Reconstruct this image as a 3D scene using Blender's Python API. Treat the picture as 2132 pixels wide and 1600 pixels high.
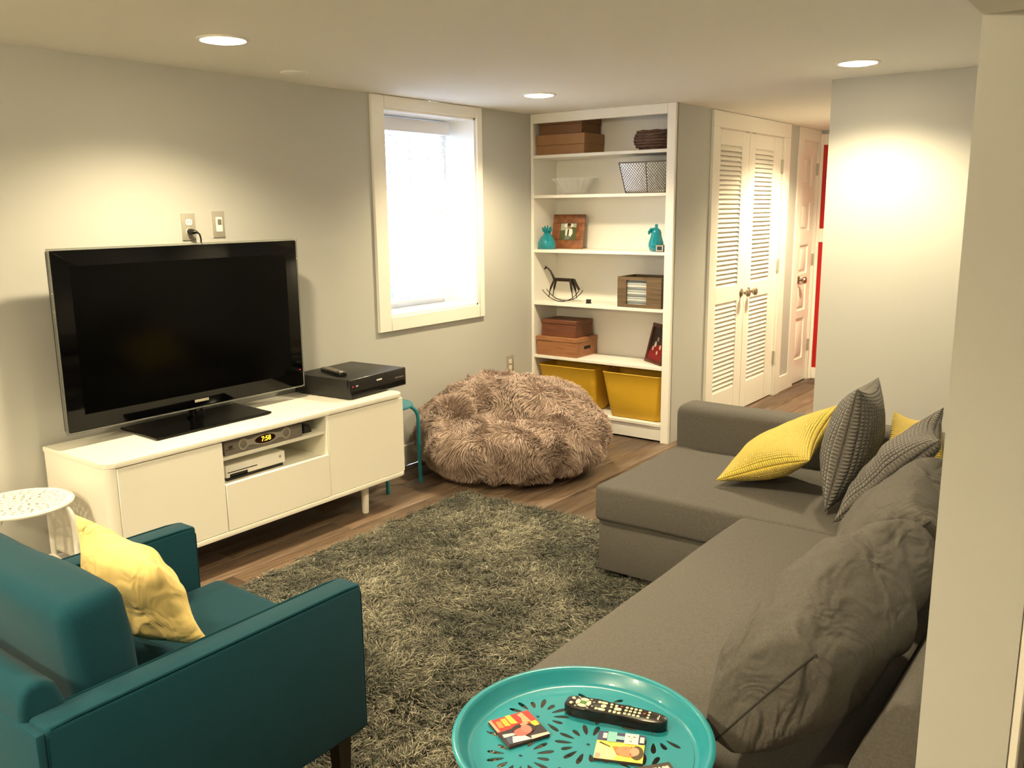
import bpy, bmesh, math, random
import numpy as np
from mathutils import Matrix, Vector, noise
PI = math.pi
rnd = random.Random(7)
for o in list(bpy.data.objects):
    bpy.data.objects.remove(o)
S = bpy.context.scene
COL = S.collection

# ------------------------------------------------------------------ camera
cam = bpy.data.cameras.new('camera')
cam.sensor_fit = 'HORIZONTAL'; cam.sensor_width = 36.0
cam.lens = 36.0 * 1825.93 / 2132.0
cam.clip_start = 0.02
camo = bpy.data.objects.new('camera', cam); COL.objects.link(camo)
yaw, pitch, roll = -0.641275789, 0.19755746, 0.0103904612
f = Vector((math.sin(yaw) * math.cos(pitch), math.cos(yaw) * math.cos(pitch), -math.sin(pitch)))
r0 = f.cross(Vector((0, 0, 1))).normalized(); d0 = f.cross(r0)
c_, s_ = math.cos(roll), math.sin(roll)
rr = c_ * r0 + s_ * d0; dd = -s_ * r0 + c_ * d0
camo.matrix_world = Matrix(((rr.x, -dd.x, -f.x, 0), (rr.y, -dd.y, -f.y, 0), (rr.z, -dd.z, -f.z, 1.525), (0, 0, 0, 1)))
S.camera = camo

# ------------------------------------------------------------------ world, lights, exposure
WARM = (1.0, 0.815, 0.49)
SPOT_W = 146.0
SKY = 900.0
FILL_W = 128.0
S.view_settings.view_transform = 'Standard'
S.view_settings.look = 'None'
S.view_settings.gamma = 1.0
S.view_settings.use_curve_mapping = False
S.view_settings.exposure = 0.30
w = bpy.data.worlds.new('sky'); S.world = w; w.use_nodes = True
bg = w.node_tree.nodes['Background']
bg.inputs['Color'].default_value = (0.66, 0.81, 1.0, 1); bg.inputs['Strength'].default_value = SKY
S.cycles.max_bounces = 10
S.cycles.diffuse_bounces = 8
S.cycles.sample_clamp_indirect = 6.0
S.cycles.use_denoising = True
LAMPS = [(-2.90, 2.12), (-2.94, 4.22), (-1.215, 4.238), (-1.215, 2.05), (-2.90, -0.05), (-0.90, -0.10), (-1.86, 6.55)]
for (lx, ly) in LAMPS:
    ld = bpy.data.lights.new('lamp_beam', 'SPOT'); ld.energy = SPOT_W * (1.7 if ly > 6 else 1.0); ld.color = WARM
    ld.spot_size = math.radians(140); ld.spot_blend = 0.7; ld.shadow_soft_size = 0.06
    lo = bpy.data.objects.new('lamp_beam', ld); COL.objects.link(lo); lo.location = (lx, ly, 2.128)
pd = bpy.data.lights.new('window_portal', 'AREA'); pd.shape = 'RECTANGLE'; pd.size = 0.78; pd.size_y = 1.4
pd.cycles.is_portal = True
po = bpy.data.objects.new('window_portal', pd); COL.objects.link(po)
po.location = (-4.25, 4.04, 2.42); po.rotation_euler = (0, 0, 0)
dl = bpy.data.lights.new('fill_bulb', 'POINT'); dl.energy = FILL_W; dl.color = WARM; dl.shadow_soft_size = 0.10  # added fill, out of view, to brighten the near wall end and ceiling
do = bpy.data.objects.new('fill_bulb', dl); COL.objects.link(do); do.location = (-1.85, -1.15, 1.98)

# ------------------------------------------------------------------ materials
def lin(c):
    return tuple(((v / 255) / 12.92 if v / 255 <= 0.04045 else ((v / 255 + 0.055) / 1.055) ** 2.4) for v in c) + (1,)
MATS = {}
def mat(name, col, rough=0.6, metal=0.0, spec=0.5, bump=0.0, scale=200.0, var=0.0, vscale=8.0, rand=0.0, col2=None,
        emit=None, estr=0.0, trans=0.0, ior=1.45, alpha=1.0, stretch=None, coat=0.0, sheen=0.0, detail=4.0):
    m = bpy.data.materials.new(name); m.use_nodes = True; MATS[name] = m
    nt = m.node_tree; N = nt.nodes; L = nt.links; p = N['Principled BSDF']
    p.inputs['Base Color'].default_value = lin(col); p.inputs['Roughness'].default_value = rough
    p.inputs['Metallic'].default_value = metal; p.inputs['Specular IOR Level'].default_value = spec
    p.inputs['IOR'].default_value = ior; p.inputs['Transmission Weight'].default_value = trans
    p.inputs['Alpha'].default_value = alpha; p.inputs['Coat Weight'].default_value = coat
    p.inputs['Sheen Weight'].default_value = sheen
    tc = N.new('ShaderNodeTexCoord'); src = tc.outputs['Object']
    if stretch:
        mp = N.new('ShaderNodeMapping'); mp.inputs['Scale'].default_value = stretch; L.new(src, mp.inputs['Vector']); src = mp.outputs['Vector']
    if var or col2 or rand:
        fac = None
        if var or col2:
            nz = N.new('ShaderNodeTexNoise'); nz.inputs['Scale'].default_value = vscale; nz.inputs['Detail'].default_value = detail
            L.new(src, nz.inputs['Vector'])
            rp = N.new('ShaderNodeValToRGB'); L.new(nz.outputs['Fac'], rp.inputs['Fac'])
            rp.color_ramp.elements[0].position = 0.3; rp.color_ramp.elements[1].position = 0.7
            a = lin(col); b = lin(col2) if col2 else tuple(v * (1 - var) for v in a[:3]) + (1,)
            rp.color_ramp.elements[0].color = b; rp.color_ramp.elements[1].color = a
            fac = rp.outputs['Color']
        if rand:
            oi = N.new('ShaderNodeObjectInfo'); mr = N.new('ShaderNodeMapRange')
            mr.inputs['To Min'].default_value = 1 - rand; mr.inputs['To Max'].default_value = 1 + rand
            L.new(oi.outputs['Random'], mr.inputs['Value'])
            mx = N.new('ShaderNodeMixRGB'); mx.blend_type = 'MULTIPLY'; mx.inputs['Fac'].default_value = 1
            if fac: L.new(fac, mx.inputs['Color1'])
            else: mx.inputs['Color1'].default_value = lin(col)
            L.new(mr.outputs['Result'], mx.inputs['Color2']); fac = mx.outputs['Color']
        L.new(fac, p.inputs['Base Color'])
    if bump:
        n2 = N.new('ShaderNodeTexNoise'); n2.inputs['Scale'].default_value = scale; n2.inputs['Detail'].default_value = 3
        L.new(src, n2.inputs['Vector'])
        bp = N.new('ShaderNodeBump'); bp.inputs['Strength'].default_value = bump; bp.inputs['Distance'].default_value = 0.004
        L.new(n2.outputs['Fac'], bp.inputs['Height']); L.new(bp.outputs['Normal'], p.inputs['Normal'])
    if emit:
        p.inputs['Emission Color'].default_value = lin(emit); p.inputs['Emission Strength'].default_value = estr
    return m
def ribbed(name, col, nu, nv, depth, col2):
    """corduroy cloth: ridges along the cushion's own u and v"""
    m = mat(name, col, 0.85, sheen=0.3); nt = m.node_tree; N = nt.nodes; L = nt.links; p = N['Principled BSDF']
    uv = N.new('ShaderNodeUVMap'); sp = N.new('ShaderNodeSeparateXYZ'); L.new(uv.outputs['UV'], sp.inputs[0])
    outs = []
    for ax, n in (('X', nu), ('Y', nv)):
        if not n: continue
        mu = N.new('ShaderNodeMath'); mu.operation = 'MULTIPLY'; mu.inputs[1].default_value = n * PI; L.new(sp.outputs[ax], mu.inputs[0])
        si = N.new('ShaderNodeMath'); si.operation = 'SINE'; L.new(mu.outputs[0], si.inputs[0])
        ab = N.new('ShaderNodeMath'); ab.operation = 'ABSOLUTE'; L.new(si.outputs[0], ab.inputs[0]); outs.append(ab.outputs[0])
    h = outs[0]
    if len(outs) > 1:
        mn = N.new('ShaderNodeMath'); mn.operation = 'MINIMUM'; L.new(outs[0], mn.inputs[0]); L.new(outs[1], mn.inputs[1]); h = mn.outputs[0]
    pw = N.new('ShaderNodeMath'); pw.operation = 'POWER'; pw.inputs[1].default_value = 0.6; L.new(h, pw.inputs[0])
    bp = N.new('ShaderNodeBump'); bp.inputs['Strength'].default_value = 1.0; bp.inputs['Distance'].default_value = depth
    L.new(pw.outputs[0], bp.inputs['Height']); L.new(bp.outputs['Normal'], p.inputs['Normal'])
    mx = N.new('ShaderNodeMixRGB'); mx.inputs['Color1'].default_value = lin(col2); mx.inputs['Color2'].default_value = lin(col)  # shade between the ribs put into the colour of the grooves
    L.new(pw.outputs[0], mx.inputs['Fac']); L.new(mx.outputs[0], p.inputs['Base Color'])
    return m
def fibre(name, dark, light, dark2, light2, patch):
    """yarn: tint per strand from the 'tint' attribute"""
    m = mat(name, light, 0.85, sheen=0.2); nt = m.node_tree; N = nt.nodes; L = nt.links; p = N['Principled BSDF']
    at = N.new('ShaderNodeAttribute'); at.attribute_name = 'tint'
    rp = N.new('ShaderNodeValToRGB'); L.new(at.outputs['Fac'], rp.inputs['Fac'])
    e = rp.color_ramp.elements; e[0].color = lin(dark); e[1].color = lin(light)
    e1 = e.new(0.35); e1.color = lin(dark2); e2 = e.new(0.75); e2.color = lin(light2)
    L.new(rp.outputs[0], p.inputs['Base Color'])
    return m
M_WALL = mat('wall_paint', (186, 187, 184), 0.75, spec=0.3, bump=0.06, scale=180)
M_WELL = mat('lightwell_render', (44, 46, 54), 0.9, bump=0.1, scale=40)
M_CEIL = mat('ceiling_paint', (236, 235, 230), 0.8, spec=0.25, bump=0.05, scale=160)
M_TRIM = mat('white_trim_paint', (240, 238, 232), 0.35, bump=0.015, scale=60)
M_TRIMS = mat('white_trim_paint_dull', (235, 233, 228), 0.5, bump=0.02, scale=80)
M_PLANK = mat('wood_plank', (116, 97, 80), 0.42, bump=0.10, scale=14, col2=(80, 65, 53), vscale=5.0, rand=0.28, stretch=(9, 1, 1), detail=8)
M_SUB = mat('subfloor', (40, 32, 26), 0.8)
M_LACQ = mat('white_lacquer', (241, 238, 228), 0.32, bump=0.01, scale=40)
M_LACQIN = mat('white_lacquer_inner', (236, 234, 224), 0.45)
M_BLACKG = mat('gloss_black_plastic', (5, 5, 6), 0.07, spec=0.22)
M_SCREEN = mat('dark_screen', (3, 3, 3), 0.12, spec=0.12)
M_BLACKM = mat('matt_black_plastic', (30, 29, 28), 0.42, bump=0.03, scale=400)
M_BLACKS = mat('satin_black_plastic', (22, 21, 21), 0.25)
M_GREYP = mat('grey_plastic', (118, 112, 104), 0.45)
M_SILVP = mat('silver_plastic', (178, 172, 162), 0.3, metal=0.35)
M_CLEAR = mat('clear_acrylic', (225, 228, 222), 0.08, trans=0.85, ior=1.3)
M_BOWL = mat('fluted_glass', (245, 248, 246), 0.05, alpha=0.22, spec=0.9)
M_GLASS = mat('clear_glass', (250, 252, 252), 0.02, trans=1.0, ior=1.45)
M_STEEL = mat('brushed_steel', (178, 174, 164), 0.4, metal=0.35, bump=0.03, scale=300)
M_NICKEL = mat('satin_nickel', (168, 158, 140), 0.28, metal=0.95)
M_WHITEP = mat('white_plastic', (238, 236, 230), 0.35)
M_TEALP = mat('teal_paint', (36, 132, 148), 0.3, coat=0.15)
M_TEALG = mat('teal_glaze', (8, 122, 138), 0.08, coat=0.6)
M_TEALF = mat('teal_wool', (10, 62, 76), 0.9, spec=0.2, bump=0.25, scale=900, var=0.22, vscale=420, sheen=0.06)
M_TEALPIPE = mat('teal_piping', (9, 50, 60), 0.9, spec=0.15)
M_GREYF = mat('charcoal_linen', (94, 91, 88), 0.9, spec=0.2, bump=0.3, scale=900, var=0.24, vscale=170, detail=8)
def wrinkled(name, src, sc, dist):
    m = src.copy(); m.name = name; nt = m.node_tree; N = nt.nodes; L = nt.links
    old = [n for n in N if n.type == 'BUMP'][0]; tc = [n for n in N if n.type == 'TEX_COORD'][0]
    n1 = N.new('ShaderNodeTexNoise'); n1.inputs['Scale'].default_value = sc; n1.inputs['Detail'].default_value = 2; n1.inputs['Distortion'].default_value = 1.6
    mp = N.new('ShaderNodeMapping'); mp.inputs['Scale'].default_value = (1.6, 0.7, 1.0); L.new(tc.outputs['Object'], mp.inputs['Vector']); L.new(mp.outputs['Vector'], n1.inputs['Vector'])
    b2 = N.new('ShaderNodeBump'); b2.inputs['Strength'].default_value = 0.8; b2.inputs['Distance'].default_value = dist
    L.new(n1.outputs['Fac'], b2.inputs['Height']); L.new(b2.outputs['Normal'], old.inputs['Normal'])
    return m
M_GREYW = wrinkled('charcoal_linen_wrinkled', M_GREYF, 7, 0.035)
M_GREYSEAM = mat('charcoal_seam', (52, 50, 47), 0.9)
M_YELF = mat('pale_yellow_cotton', (242, 214, 140), 0.85, spec=0.2, bump=0.15, scale=700, var=0.07, vscale=12, sheen=0.15)
M_YELW = wrinkled('pale_yellow_cotton_wrinkled', M_YELF, 9, 0.03)
M_YELRIB = ribbed('yellow_corduroy', (246, 220, 84), 44, 44, 0.007, (214, 176, 50))
M_GREYRIB = ribbed('grey_corduroy', (112, 107, 103), 34, 22, 0.012, (40, 38, 37))
M_DARKW = mat('dark_walnut', (44, 34, 26), 0.45, bump=0.05, scale=50, var=0.3, vscale=20, stretch=(1, 1, 0.2))
M_BROWND = mat('brown_door', (150, 104, 70), 0.5, bump=0.05, scale=30, col2=(122, 82, 54), vscale=6, stretch=(6, 6, 0.6))
M_RED = mat('red_paint', (170, 14, 14), 0.45)
M_KRAFT = mat('kraft_card', (146, 108, 72), 0.8, var=0.08, vscale=14, bump=0.05, scale=300)
M_KRAFTD = mat('kraft_card_dark', (112, 78, 52), 0.8, var=0.1, vscale=14, bump=0.05, scale=300)
M_WICKER = mat('brown_wicker', (112, 82, 66), 0.8, col2=(58, 40, 32), vscale=30, bump=0.8, scale=60, stretch=(1, 1, 5))
M_WOODR = mat('reddish_wood', (116, 70, 46), 0.5, col2=(92, 52, 34), vscale=9, stretch=(0.8, 3, 8), bump=0.04, scale=30)
M_WOODL = mat('tan_wood', (164, 114, 76), 0.5, col2=(140, 92, 58), vscale=9, stretch=(0.8, 3, 8), bump=0.04, scale=30)
M_WOODG = mat('weathered_wood', (112, 92, 68), 0.75, col2=(82, 66, 48), vscale=12, stretch=(0.6, 2, 7), bump=0.15, scale=40)
M_FRAMEW = mat('teak_frame', (148, 92, 54), 0.4, col2=(96, 58, 34), vscale=9, stretch=(3, 1, 3))
M_FRAMED = mat('mahogany_frame', (84, 38, 24), 0.35)
M_IRON = mat('dark_iron', (44, 36, 30), 0.5, metal=0.5)
M_YELBIN = mat('mustard_plastic', (202, 160, 40), 0.55, spec=0.4, bump=0.05, scale=260)
M_DARKIN = mat('dark_interior', (30, 24, 18), 0.9)
M_MIRROR = mat('mercury_glass', (215, 215, 215), 0.16, metal=1.0, bump=0.25, scale=30)
M_WIRE = mat('dark_wire', (96, 90, 78), 0.5, metal=0.6)
M_LAMP = mat('lamp_lens', (255, 240, 215), 0.5, emit=(255, 232, 190), estr=42)
M_LEDR = mat('red_led', (255, 30, 30), 0.5, emit=(255, 20, 40), estr=6)
M_LEDA = mat('amber_digits', (250, 210, 60), 0.5, emit=(250, 205, 50), estr=1.6)
M_MAROON = mat('dark_display', (46, 20, 16), 0.15)
M_CREAM = mat('cream_rubber', (226, 216, 180), 0.5)
M_GREENK = mat('green_key', (60, 120, 40), 0.5)
M_REDK = mat('red_key', (150, 60, 50), 0.5)
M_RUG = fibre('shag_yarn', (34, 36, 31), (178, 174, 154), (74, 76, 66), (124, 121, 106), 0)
M_RUGB = mat('rug_backing', (52, 50, 42), 0.95)
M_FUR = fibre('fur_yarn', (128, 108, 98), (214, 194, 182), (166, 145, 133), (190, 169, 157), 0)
M_FURB = mat('fur_backing', (140, 120, 108), 0.95)
M_BLIND = mat('white_blind', (236, 236, 240), 0.45)
PRINT = {}
def flat(c, rough=0.35):
    k = tuple(c)
    if k not in PRINT: PRINT[k] = mat('print_%d_%d_%d' % k, c, rough)
    return PRINT[k]

# ------------------------------------------------------------------ mesh building
class B:
    def __init__(s): s.bm = bmesh.new()
    def _add(s, verts, faces, M=None):
        vs = [s.bm.verts.new((M @ Vector(v)) if M is not None else v) for v in verts]
        out = []
        for fc in faces:
            try: out.append(s.bm.faces.new([vs[i] for i in fc]))
            except ValueError: pass
        return vs, out
    def box(s, x0, x1, y0, y1, z0, z1, bev=0.0, seg=2, M=None):
        x0, x1 = min(x0, x1), max(x0, x1); y0, y1 = min(y0, y1), max(y0, y1); z0, z1 = min(z0, z1), max(z0, z1)
        V = [(x, y, z) for x in (x0, x1) for y in (y0, y1) for z in (z0, z1)]
        F = [(0, 1, 3, 2), (4, 6, 7, 5), (0, 4, 5, 1), (2, 3, 7, 6), (0, 2, 6, 4), (1, 5, 7, 3)]
        vs, fs = s._add(V, F, M)
        if bev:
            es = list({e for fc in fs for e in fc.edges})
            bmesh.ops.bevel(s.bm, geom=es, offset=bev, segments=seg, profile=0.5, affect='EDGES')
        return s
    def taper(s, bottom, top, z0, z1, bev=0.0, seg=2):
        """frustum: bottom and top are (x0, x1, y0, y1)"""
        V = []
        for r_, z in ((bottom, z0), (top, z1)):
            V += [(r_[0], r_[2], z), (r_[1], r_[2], z), (r_[1], r_[3], z), (r_[0], r_[3], z)]
        F = [(3, 2, 1, 0), (4, 5, 6, 7), (0, 1, 5, 4), (1, 2, 6, 5), (2, 3, 7, 6), (3, 0, 4, 7)]
        vs, fs = s._add(V, F)
        if bev:
            es = list({e for fc in fs for e in fc.edges})
            bmesh.ops.bevel(s.bm, geom=es, offset=bev, segments=seg, profile=0.5, affect='EDGES')
        return s
    def prism(s, poly, a0, a1, axis='z', bev=0.0, seg=2):
        """poly of 2D points extruded along an axis: z -> (x, y), y -> (x, z), x -> (y, z)"""
        def mk(p, a):
            return {'z': (p[0], p[1], a), 'y': (p[0], a, p[1]), 'x': (a, p[0], p[1])}[axis]
        n = len(poly)
        V = [mk(p, a0) for p in poly] + [mk(p, a1) for p in poly]
        F = [tuple(range(n)), tuple(range(2 * n - 1, n - 1, -1))] + [(i, i + n, (i + 1) % n + n, (i + 1) % n) for i in range(n)]
        vs, fs = s._add(V, F)
        if bev:
            es = list({e for fc in fs[:2] for e in fc.edges})
            bmesh.ops.bevel(s.bm, geom=es, offset=bev, segments=seg, profile=0.5, affect='EDGES')
        bmesh.ops.recalc_face_normals(s.bm, faces=[q for q in s.bm.faces])
        return s
    def tube(s, pts, r, n=10, closed=False, cap=True, sy=1.0):
        pts = [Vector(p) for p in pts]; m = len(pts)
        rs = r if isinstance(r, (list, tuple)) else [r] * m
        rings = []; up = None
        for i, p in enumerate(pts):
            if closed: t = (pts[(i + 1) % m] - pts[i - 1])
            else: t = pts[min(i + 1, m - 1)] - pts[max(i - 1, 0)]
            t.normalize()
            if up is None:
                up = Vector((0, 0, 1)) if abs(t.z) < 0.9 else Vector((1, 0, 0))
            u = (up - t * up.dot(t)).normalized(); v = t.cross(u); up = u
            rings.append([s.bm.verts.new(p + (u * math.cos(2 * PI * k / n) + v * math.sin(2 * PI * k / n) * sy) * rs[i]) for k in range(n)])
        for i in range(m if closed else m - 1):
            a, b = rings[i], rings[(i + 1) % m]
            for k in range(n):
                s.bm.faces.new((a[k], a[(k + 1) % n], b[(k + 1) % n], b[k]))
        if cap and not closed:
            s.bm.faces.new(rings[0][::-1]); s.bm.faces.new(rings[-1])
        return s
    def cyl(s, p0, p1, r0, r1=None, n=20):
        return s.tube([p0, p1], [r0, r0 if r1 is None else r1], n)
    def lathe(s, prof, c, n=40, M=None, wob=None):
        """prof: (r, z) pairs, closed at r = 0 ends"""
        rings = []
        for (r, z) in prof:
            if r < 1e-6:
                v = Vector((c[0], c[1], c[2] + z)); rings.append([s.bm.verts.new(M @ v if M is not None else v)])
            else:
                ring = []
                for k in range(n):
                    a = 2 * PI * k / n; q = r * (wob(a, z) if wob else 1)
                    v = Vector((c[0] + q * math.cos(a), c[1] + q * math.sin(a), c[2] + z))
                    ring.append(s.bm.verts.new(M @ v if M is not None else v))
                rings.append(ring)
        for a, b in zip(rings, rings[1:]):
            for k in range(n):
                k2 = (k + 1) % n
                if len(a) == 1 and len(b) == 1: continue
                if len(a) == 1: s.bm.faces.new((a[0], b[k2], b[k]))
                elif len(b) == 1: s.bm.faces.new((a[k], a[k2], b[0]))
                else: s.bm.faces.new((a[k], a[k2], b[k2], b[k]))
        return s
    def poly(s, pts):
        vs = [s.bm.verts.new(p) for p in pts]; s.bm.faces.new(vs); return s
    def merge(s, me, M=None):
        t = bmesh.new(); t.from_mesh(me)
        if M is not None: t.transform(M)
        tmp = bpy.data.meshes.new('tmp'); t.to_mesh(tmp); t.free(); s.bm.from_mesh(tmp); bpy.data.meshes.remove(tmp); return s
    def xf(s, M): s.bm.transform(M); return s

def thing(name, label, cat, loc=(0, 0, 0), group=None, kind=None):
    o = bpy.data.objects.new(name, None); COL.objects.link(o); o.location = loc
    o.empty_display_size = 0.05
    if label: o['label'] = label
    if cat: o['category'] = cat
    if group: o['group'] = group
    if kind: o['kind'] = kind
    return o
def wloc(o):
    v = Vector((0, 0, 0))
    while o is not None: v = v + o.location; o = o.parent
    return v
def obj(name, b, m, parent=None, smooth=True, ang=38, label=None, pivot=None):
    """b in world coordinates; the object's origin sits at its parent's origin (or at pivot)"""
    me = bpy.data.meshes.new(name)
    if isinstance(b, B):
        bm = b.bm
        off = Vector(pivot) if pivot is not None else (wloc(parent) if parent else Vector((0, 0, 0)))
        bm.transform(Matrix.Translation(-off))
        bmesh.ops.recalc_face_normals(bm, faces=bm.faces[:])
        bm.to_mesh(me); bm.free()
        if smooth:
            me.polygons.foreach_set('use_smooth', [True] * len(me.polygons)); me.set_sharp_from_angle(angle=math.radians(ang))
    else:
        me = b; me.name = name
        off = Vector(pivot) if pivot is not None else (wloc(parent) if parent else Vector((0, 0, 0)))
        me.transform(Matrix.Translation(-off))
    if m is not None:
        for mm in (m if isinstance(m, (list, tuple)) else [m]): me.materials.append(mm)
    o = bpy.data.objects.new(name, me); COL.objects.link(o)
    if parent is not None: o.parent = parent
    o.location = off - (wloc(parent) if parent else Vector((0, 0, 0)))
    if label: o['label'] = label
    return o
def dupe(o, loc=None, parent='same', scale=None, rot=None):
    c = o.copy(); COL.objects.link(c)
    if loc is not None: c.location = loc
    if scale is not None: c.scale = scale
    if rot is not None: c.rotation_euler = rot
    if parent != 'same': c.parent = parent
    return c
def tag(o, label, cat, group=None, kind=None):
    o['label'] = label; o['category'] = cat
    if group: o['group'] = group
    if kind: o['kind'] = kind
    return o
def struct(name, b, m, parent=None, label=None, **k):
    o = obj(name, b, m, parent, **k)
    if parent is None: o['kind'] = 'structure'
    return o
def curve_mesh(splines, extrude, z, name='c'):
    """flat plate with holes: the first outline is the rim, the rest are holes"""
    cu = bpy.data.curves.new(name, 'CURVE'); cu.dimensions = '2D'; cu.fill_mode = 'BOTH'; cu.extrude = extrude
    for pts in splines:
        sp = cu.splines.new('POLY'); sp.points.add(len(pts) - 1); sp.use_cyclic_u = True
        for i, p in enumerate(pts): sp.points[i].co = (p[0], p[1], 0, 1)
    o = bpy.data.objects.new(name, cu); COL.objects.link(o)
    dg = bpy.context.evaluated_depsgraph_get(); dg.update()
    me = bpy.data.meshes.new_from_object(o.evaluated_get(dg))
    bpy.data.objects.remove(o); bpy.data.curves.remove(cu)
    me.transform(Matrix.Translation((0, 0, z)))
    return me
def text_mesh(t, size, ext=0.0005, bold=0.0):
    cu = bpy.data.curves.new('t', 'FONT'); cu.body = t; cu.size = size; cu.extrude = ext; cu.align_x = 'CENTER'; cu.align_y = 'CENTER'; cu.offset = bold
    o = bpy.data.objects.new('t', cu); COL.objects.link(o)
    dg = bpy.context.evaluated_depsgraph_get(); dg.update()
    me = bpy.data.meshes.new_from_object(o.evaluated_get(dg))
    bpy.data.objects.remove(o); bpy.data.curves.remove(cu)
    return me
def frame_matrix(o, u, v, n):
    """maps local x, y, z to u, v, n with origin o"""
    u, v, n, o = Vector(u), Vector(v), Vector(n), Vector(o)
    return Matrix(((u.x, v.x, n.x, o.x), (u.y, v.y, n.y, o.y), (u.z, v.z, n.z, o.z), (0, 0, 0, 1)))
def rrect(w, h, r, n=5, cx=0, cy=0):
    pts = []
    for (sx, sy, a) in ((1, 1, 0), (-1, 1, 90), (-1, -1, 180), (1, -1, 270)):
        for k in range(n + 1):
            t = math.radians(a + 90 * k / n)
            pts.append((cx + sx * (w / 2 - r) + r * math.cos(t), cy + sy * (h / 2 - r) + r * math.sin(t)))
    return pts
def cushion(c00, c10, c11, c01, thick, n=26, power=0.5, pinch=0.06, wr=0.006, seed=0, sag=0.0, wrs=7.0):
    """stuffed cushion between four corners; u runs c00->c10, v runs c00->c01"""
    P = [Vector(c) for c in (c00, c10, c11, c01)]
    nrm = ((P[2] - P[0]).cross(P[3] - P[1])).normalized()
    me = bpy.data.meshes.new('cushion'); V = []; UV = []
    idx = {}
    F = []
    for side in (1, -1):
        for j in range(n + 1):
            for i in range(n + 1):
                edge = i in (0, n) or j in (0, n)
                if edge and side == -1: idx[(side, i, j)] = idx[(1, i, j)]; continue
                u = 0.5 - 0.5 * math.cos(PI * i / n); v = 0.5 - 0.5 * math.cos(PI * j / n)
                u = 0.5 * u + 0.5 * i / n; v = 0.5 * v + 0.5 * j / n
                su, sv = math.sin(PI * u), math.sin(PI * v)
                uu = 0.5 + (u - 0.5) * (1 - pinch * 2 * sv * abs(2 * u - 1) ** 2)
                vv = 0.5 + (v - 0.5) * (1 - pinch * 2 * su * abs(2 * v - 1) ** 2)
                p = P[0] * (1 - uu) * (1 - vv) + P[1] * uu * (1 - vv) + P[2] * uu * vv + P[3] * (1 - uu) * vv
                t = 0.5 * thick * (su * sv) ** power
                q = p * wrs + Vector((seed * 3.1, seed * 1.7, side * 5))
                t += wr * noise.noise(q) * (su * sv) ** 0.25 * 2 + wr * 0.6 * noise.noise(q * 2.6) * (su * sv) ** 0.3
                p = p + nrm * (t * side) + Vector((0, 0, -sag * su * sv))
                idx[(side, i, j)] = len(V); V.append(p); UV.append((u, v))
        for j in range(n):
            for i in range(n):
                q = [idx[(side, i, j)], idx[(side, i + 1, j)], idx[(side, i + 1, j + 1)], idx[(side, i, j + 1)]]
                F.append(q if side == 1 else q[::-1])
    me.from_pydata([tuple(v) for v in V], [], F)
    ul = me.uv_layers.new(name='UVMap')
    for lp in me.loops: ul.data[lp.index].uv = UV[lp.vertex_index]
    me.polygons.foreach_set('use_smooth', [True] * len(me.polygons))
    return me
def strands(name, pos, dirs, bend, length, width, tint, seed):
    """one mesh of tapering curled yarn blades (numpy)"""
    rg = np.random.default_rng(seed); n = len(pos)
    side = np.cross(dirs, rg.normal(size=(n, 3))); side /= np.linalg.norm(side, axis=1)[:, None] + 1e-9
    L = length[:, None]; W = width[:, None] * 0.5
    p1 = pos + dirs * L * 0.45; d2 = dirs * 0.5 + bend; d2 /= np.linalg.norm(d2, axis=1)[:, None] + 1e-9
    p2 = p1 + d2 * L * 0.35; d3 = dirs * 0.1 + bend * 1.3 + rg.normal(size=(n, 3)) * 0.25; d3 /= np.linalg.norm(d3, axis=1)[:, None] + 1e-9
    p3 = p2 + d3 * L * 0.3
    V = np.stack([pos - side * W, pos + side * W, p1 - side * W, p1 + side * W, p2 - side * W * 0.8, p2 + side * W * 0.8, p3], 1)
    V = V.reshape(-1, 3)
    base = (np.arange(n) * 7)[:, None]
    q = np.array([0, 1, 3, 2, 2, 3, 5, 4, 4, 5, 6])[None, :] + base
    me = bpy.data.meshes.new(name)
    me.vertices.add(len(V)); me.vertices.foreach_set('co', V.astype(np.float32).ravel())
    me.loops.add(n * 11); me.loops.foreach_set('vertex_index', q.astype(np.int32).ravel())
    me.polygons.add(n * 3)
    ls = (np.arange(n)[:, None] * 11 + np.array([0, 4, 8])[None, :]).ravel()
    me.polygons.foreach_set('loop_start', ls.astype(np.int32))
    me.update(calc_edges=True)
    a = me.attributes.new('tint', 'FLOAT', 'POINT')
    tt = np.repeat(tint[:, None], 7, 1) + np.array([-0.25, -0.25, -0.05, -0.05, 0.08, 0.08, 0.15])[None, :]  # darker roots, lighter tips: depth shade put into the strand colour
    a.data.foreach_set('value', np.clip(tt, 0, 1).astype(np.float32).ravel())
    return me
def smooth_noise(xy, seed, freq):
    rg = np.random.default_rng(seed); out = np.zeros(len(xy))
    for k in range(10):
        a = rg.uniform(0, 2 * PI); fr = freq * rg.uniform(0.5, 1.8); ph = rg.uniform(0, 2 * PI)
        out += np.sin((xy[:, 0] * math.cos(a) + xy[:, 1] * math.sin(a)) * fr + ph)
    return out / 3.2

# ------------------------------------------------------------------ room shell
XL, H = -3.594, 2.15            # TV wall plane, ceiling height
XH = -2.505                     # hall wall plane
struct('ceiling', B().box(-3.9, 1.5, -2.2, 8.2, H, H + 0.12), M_CEIL, smooth=False)
fl = struct('floor', B().box(-3.9, 1.5, -2.2, 8.2, -0.10, -0.012), M_SUB, smooth=False)
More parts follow.
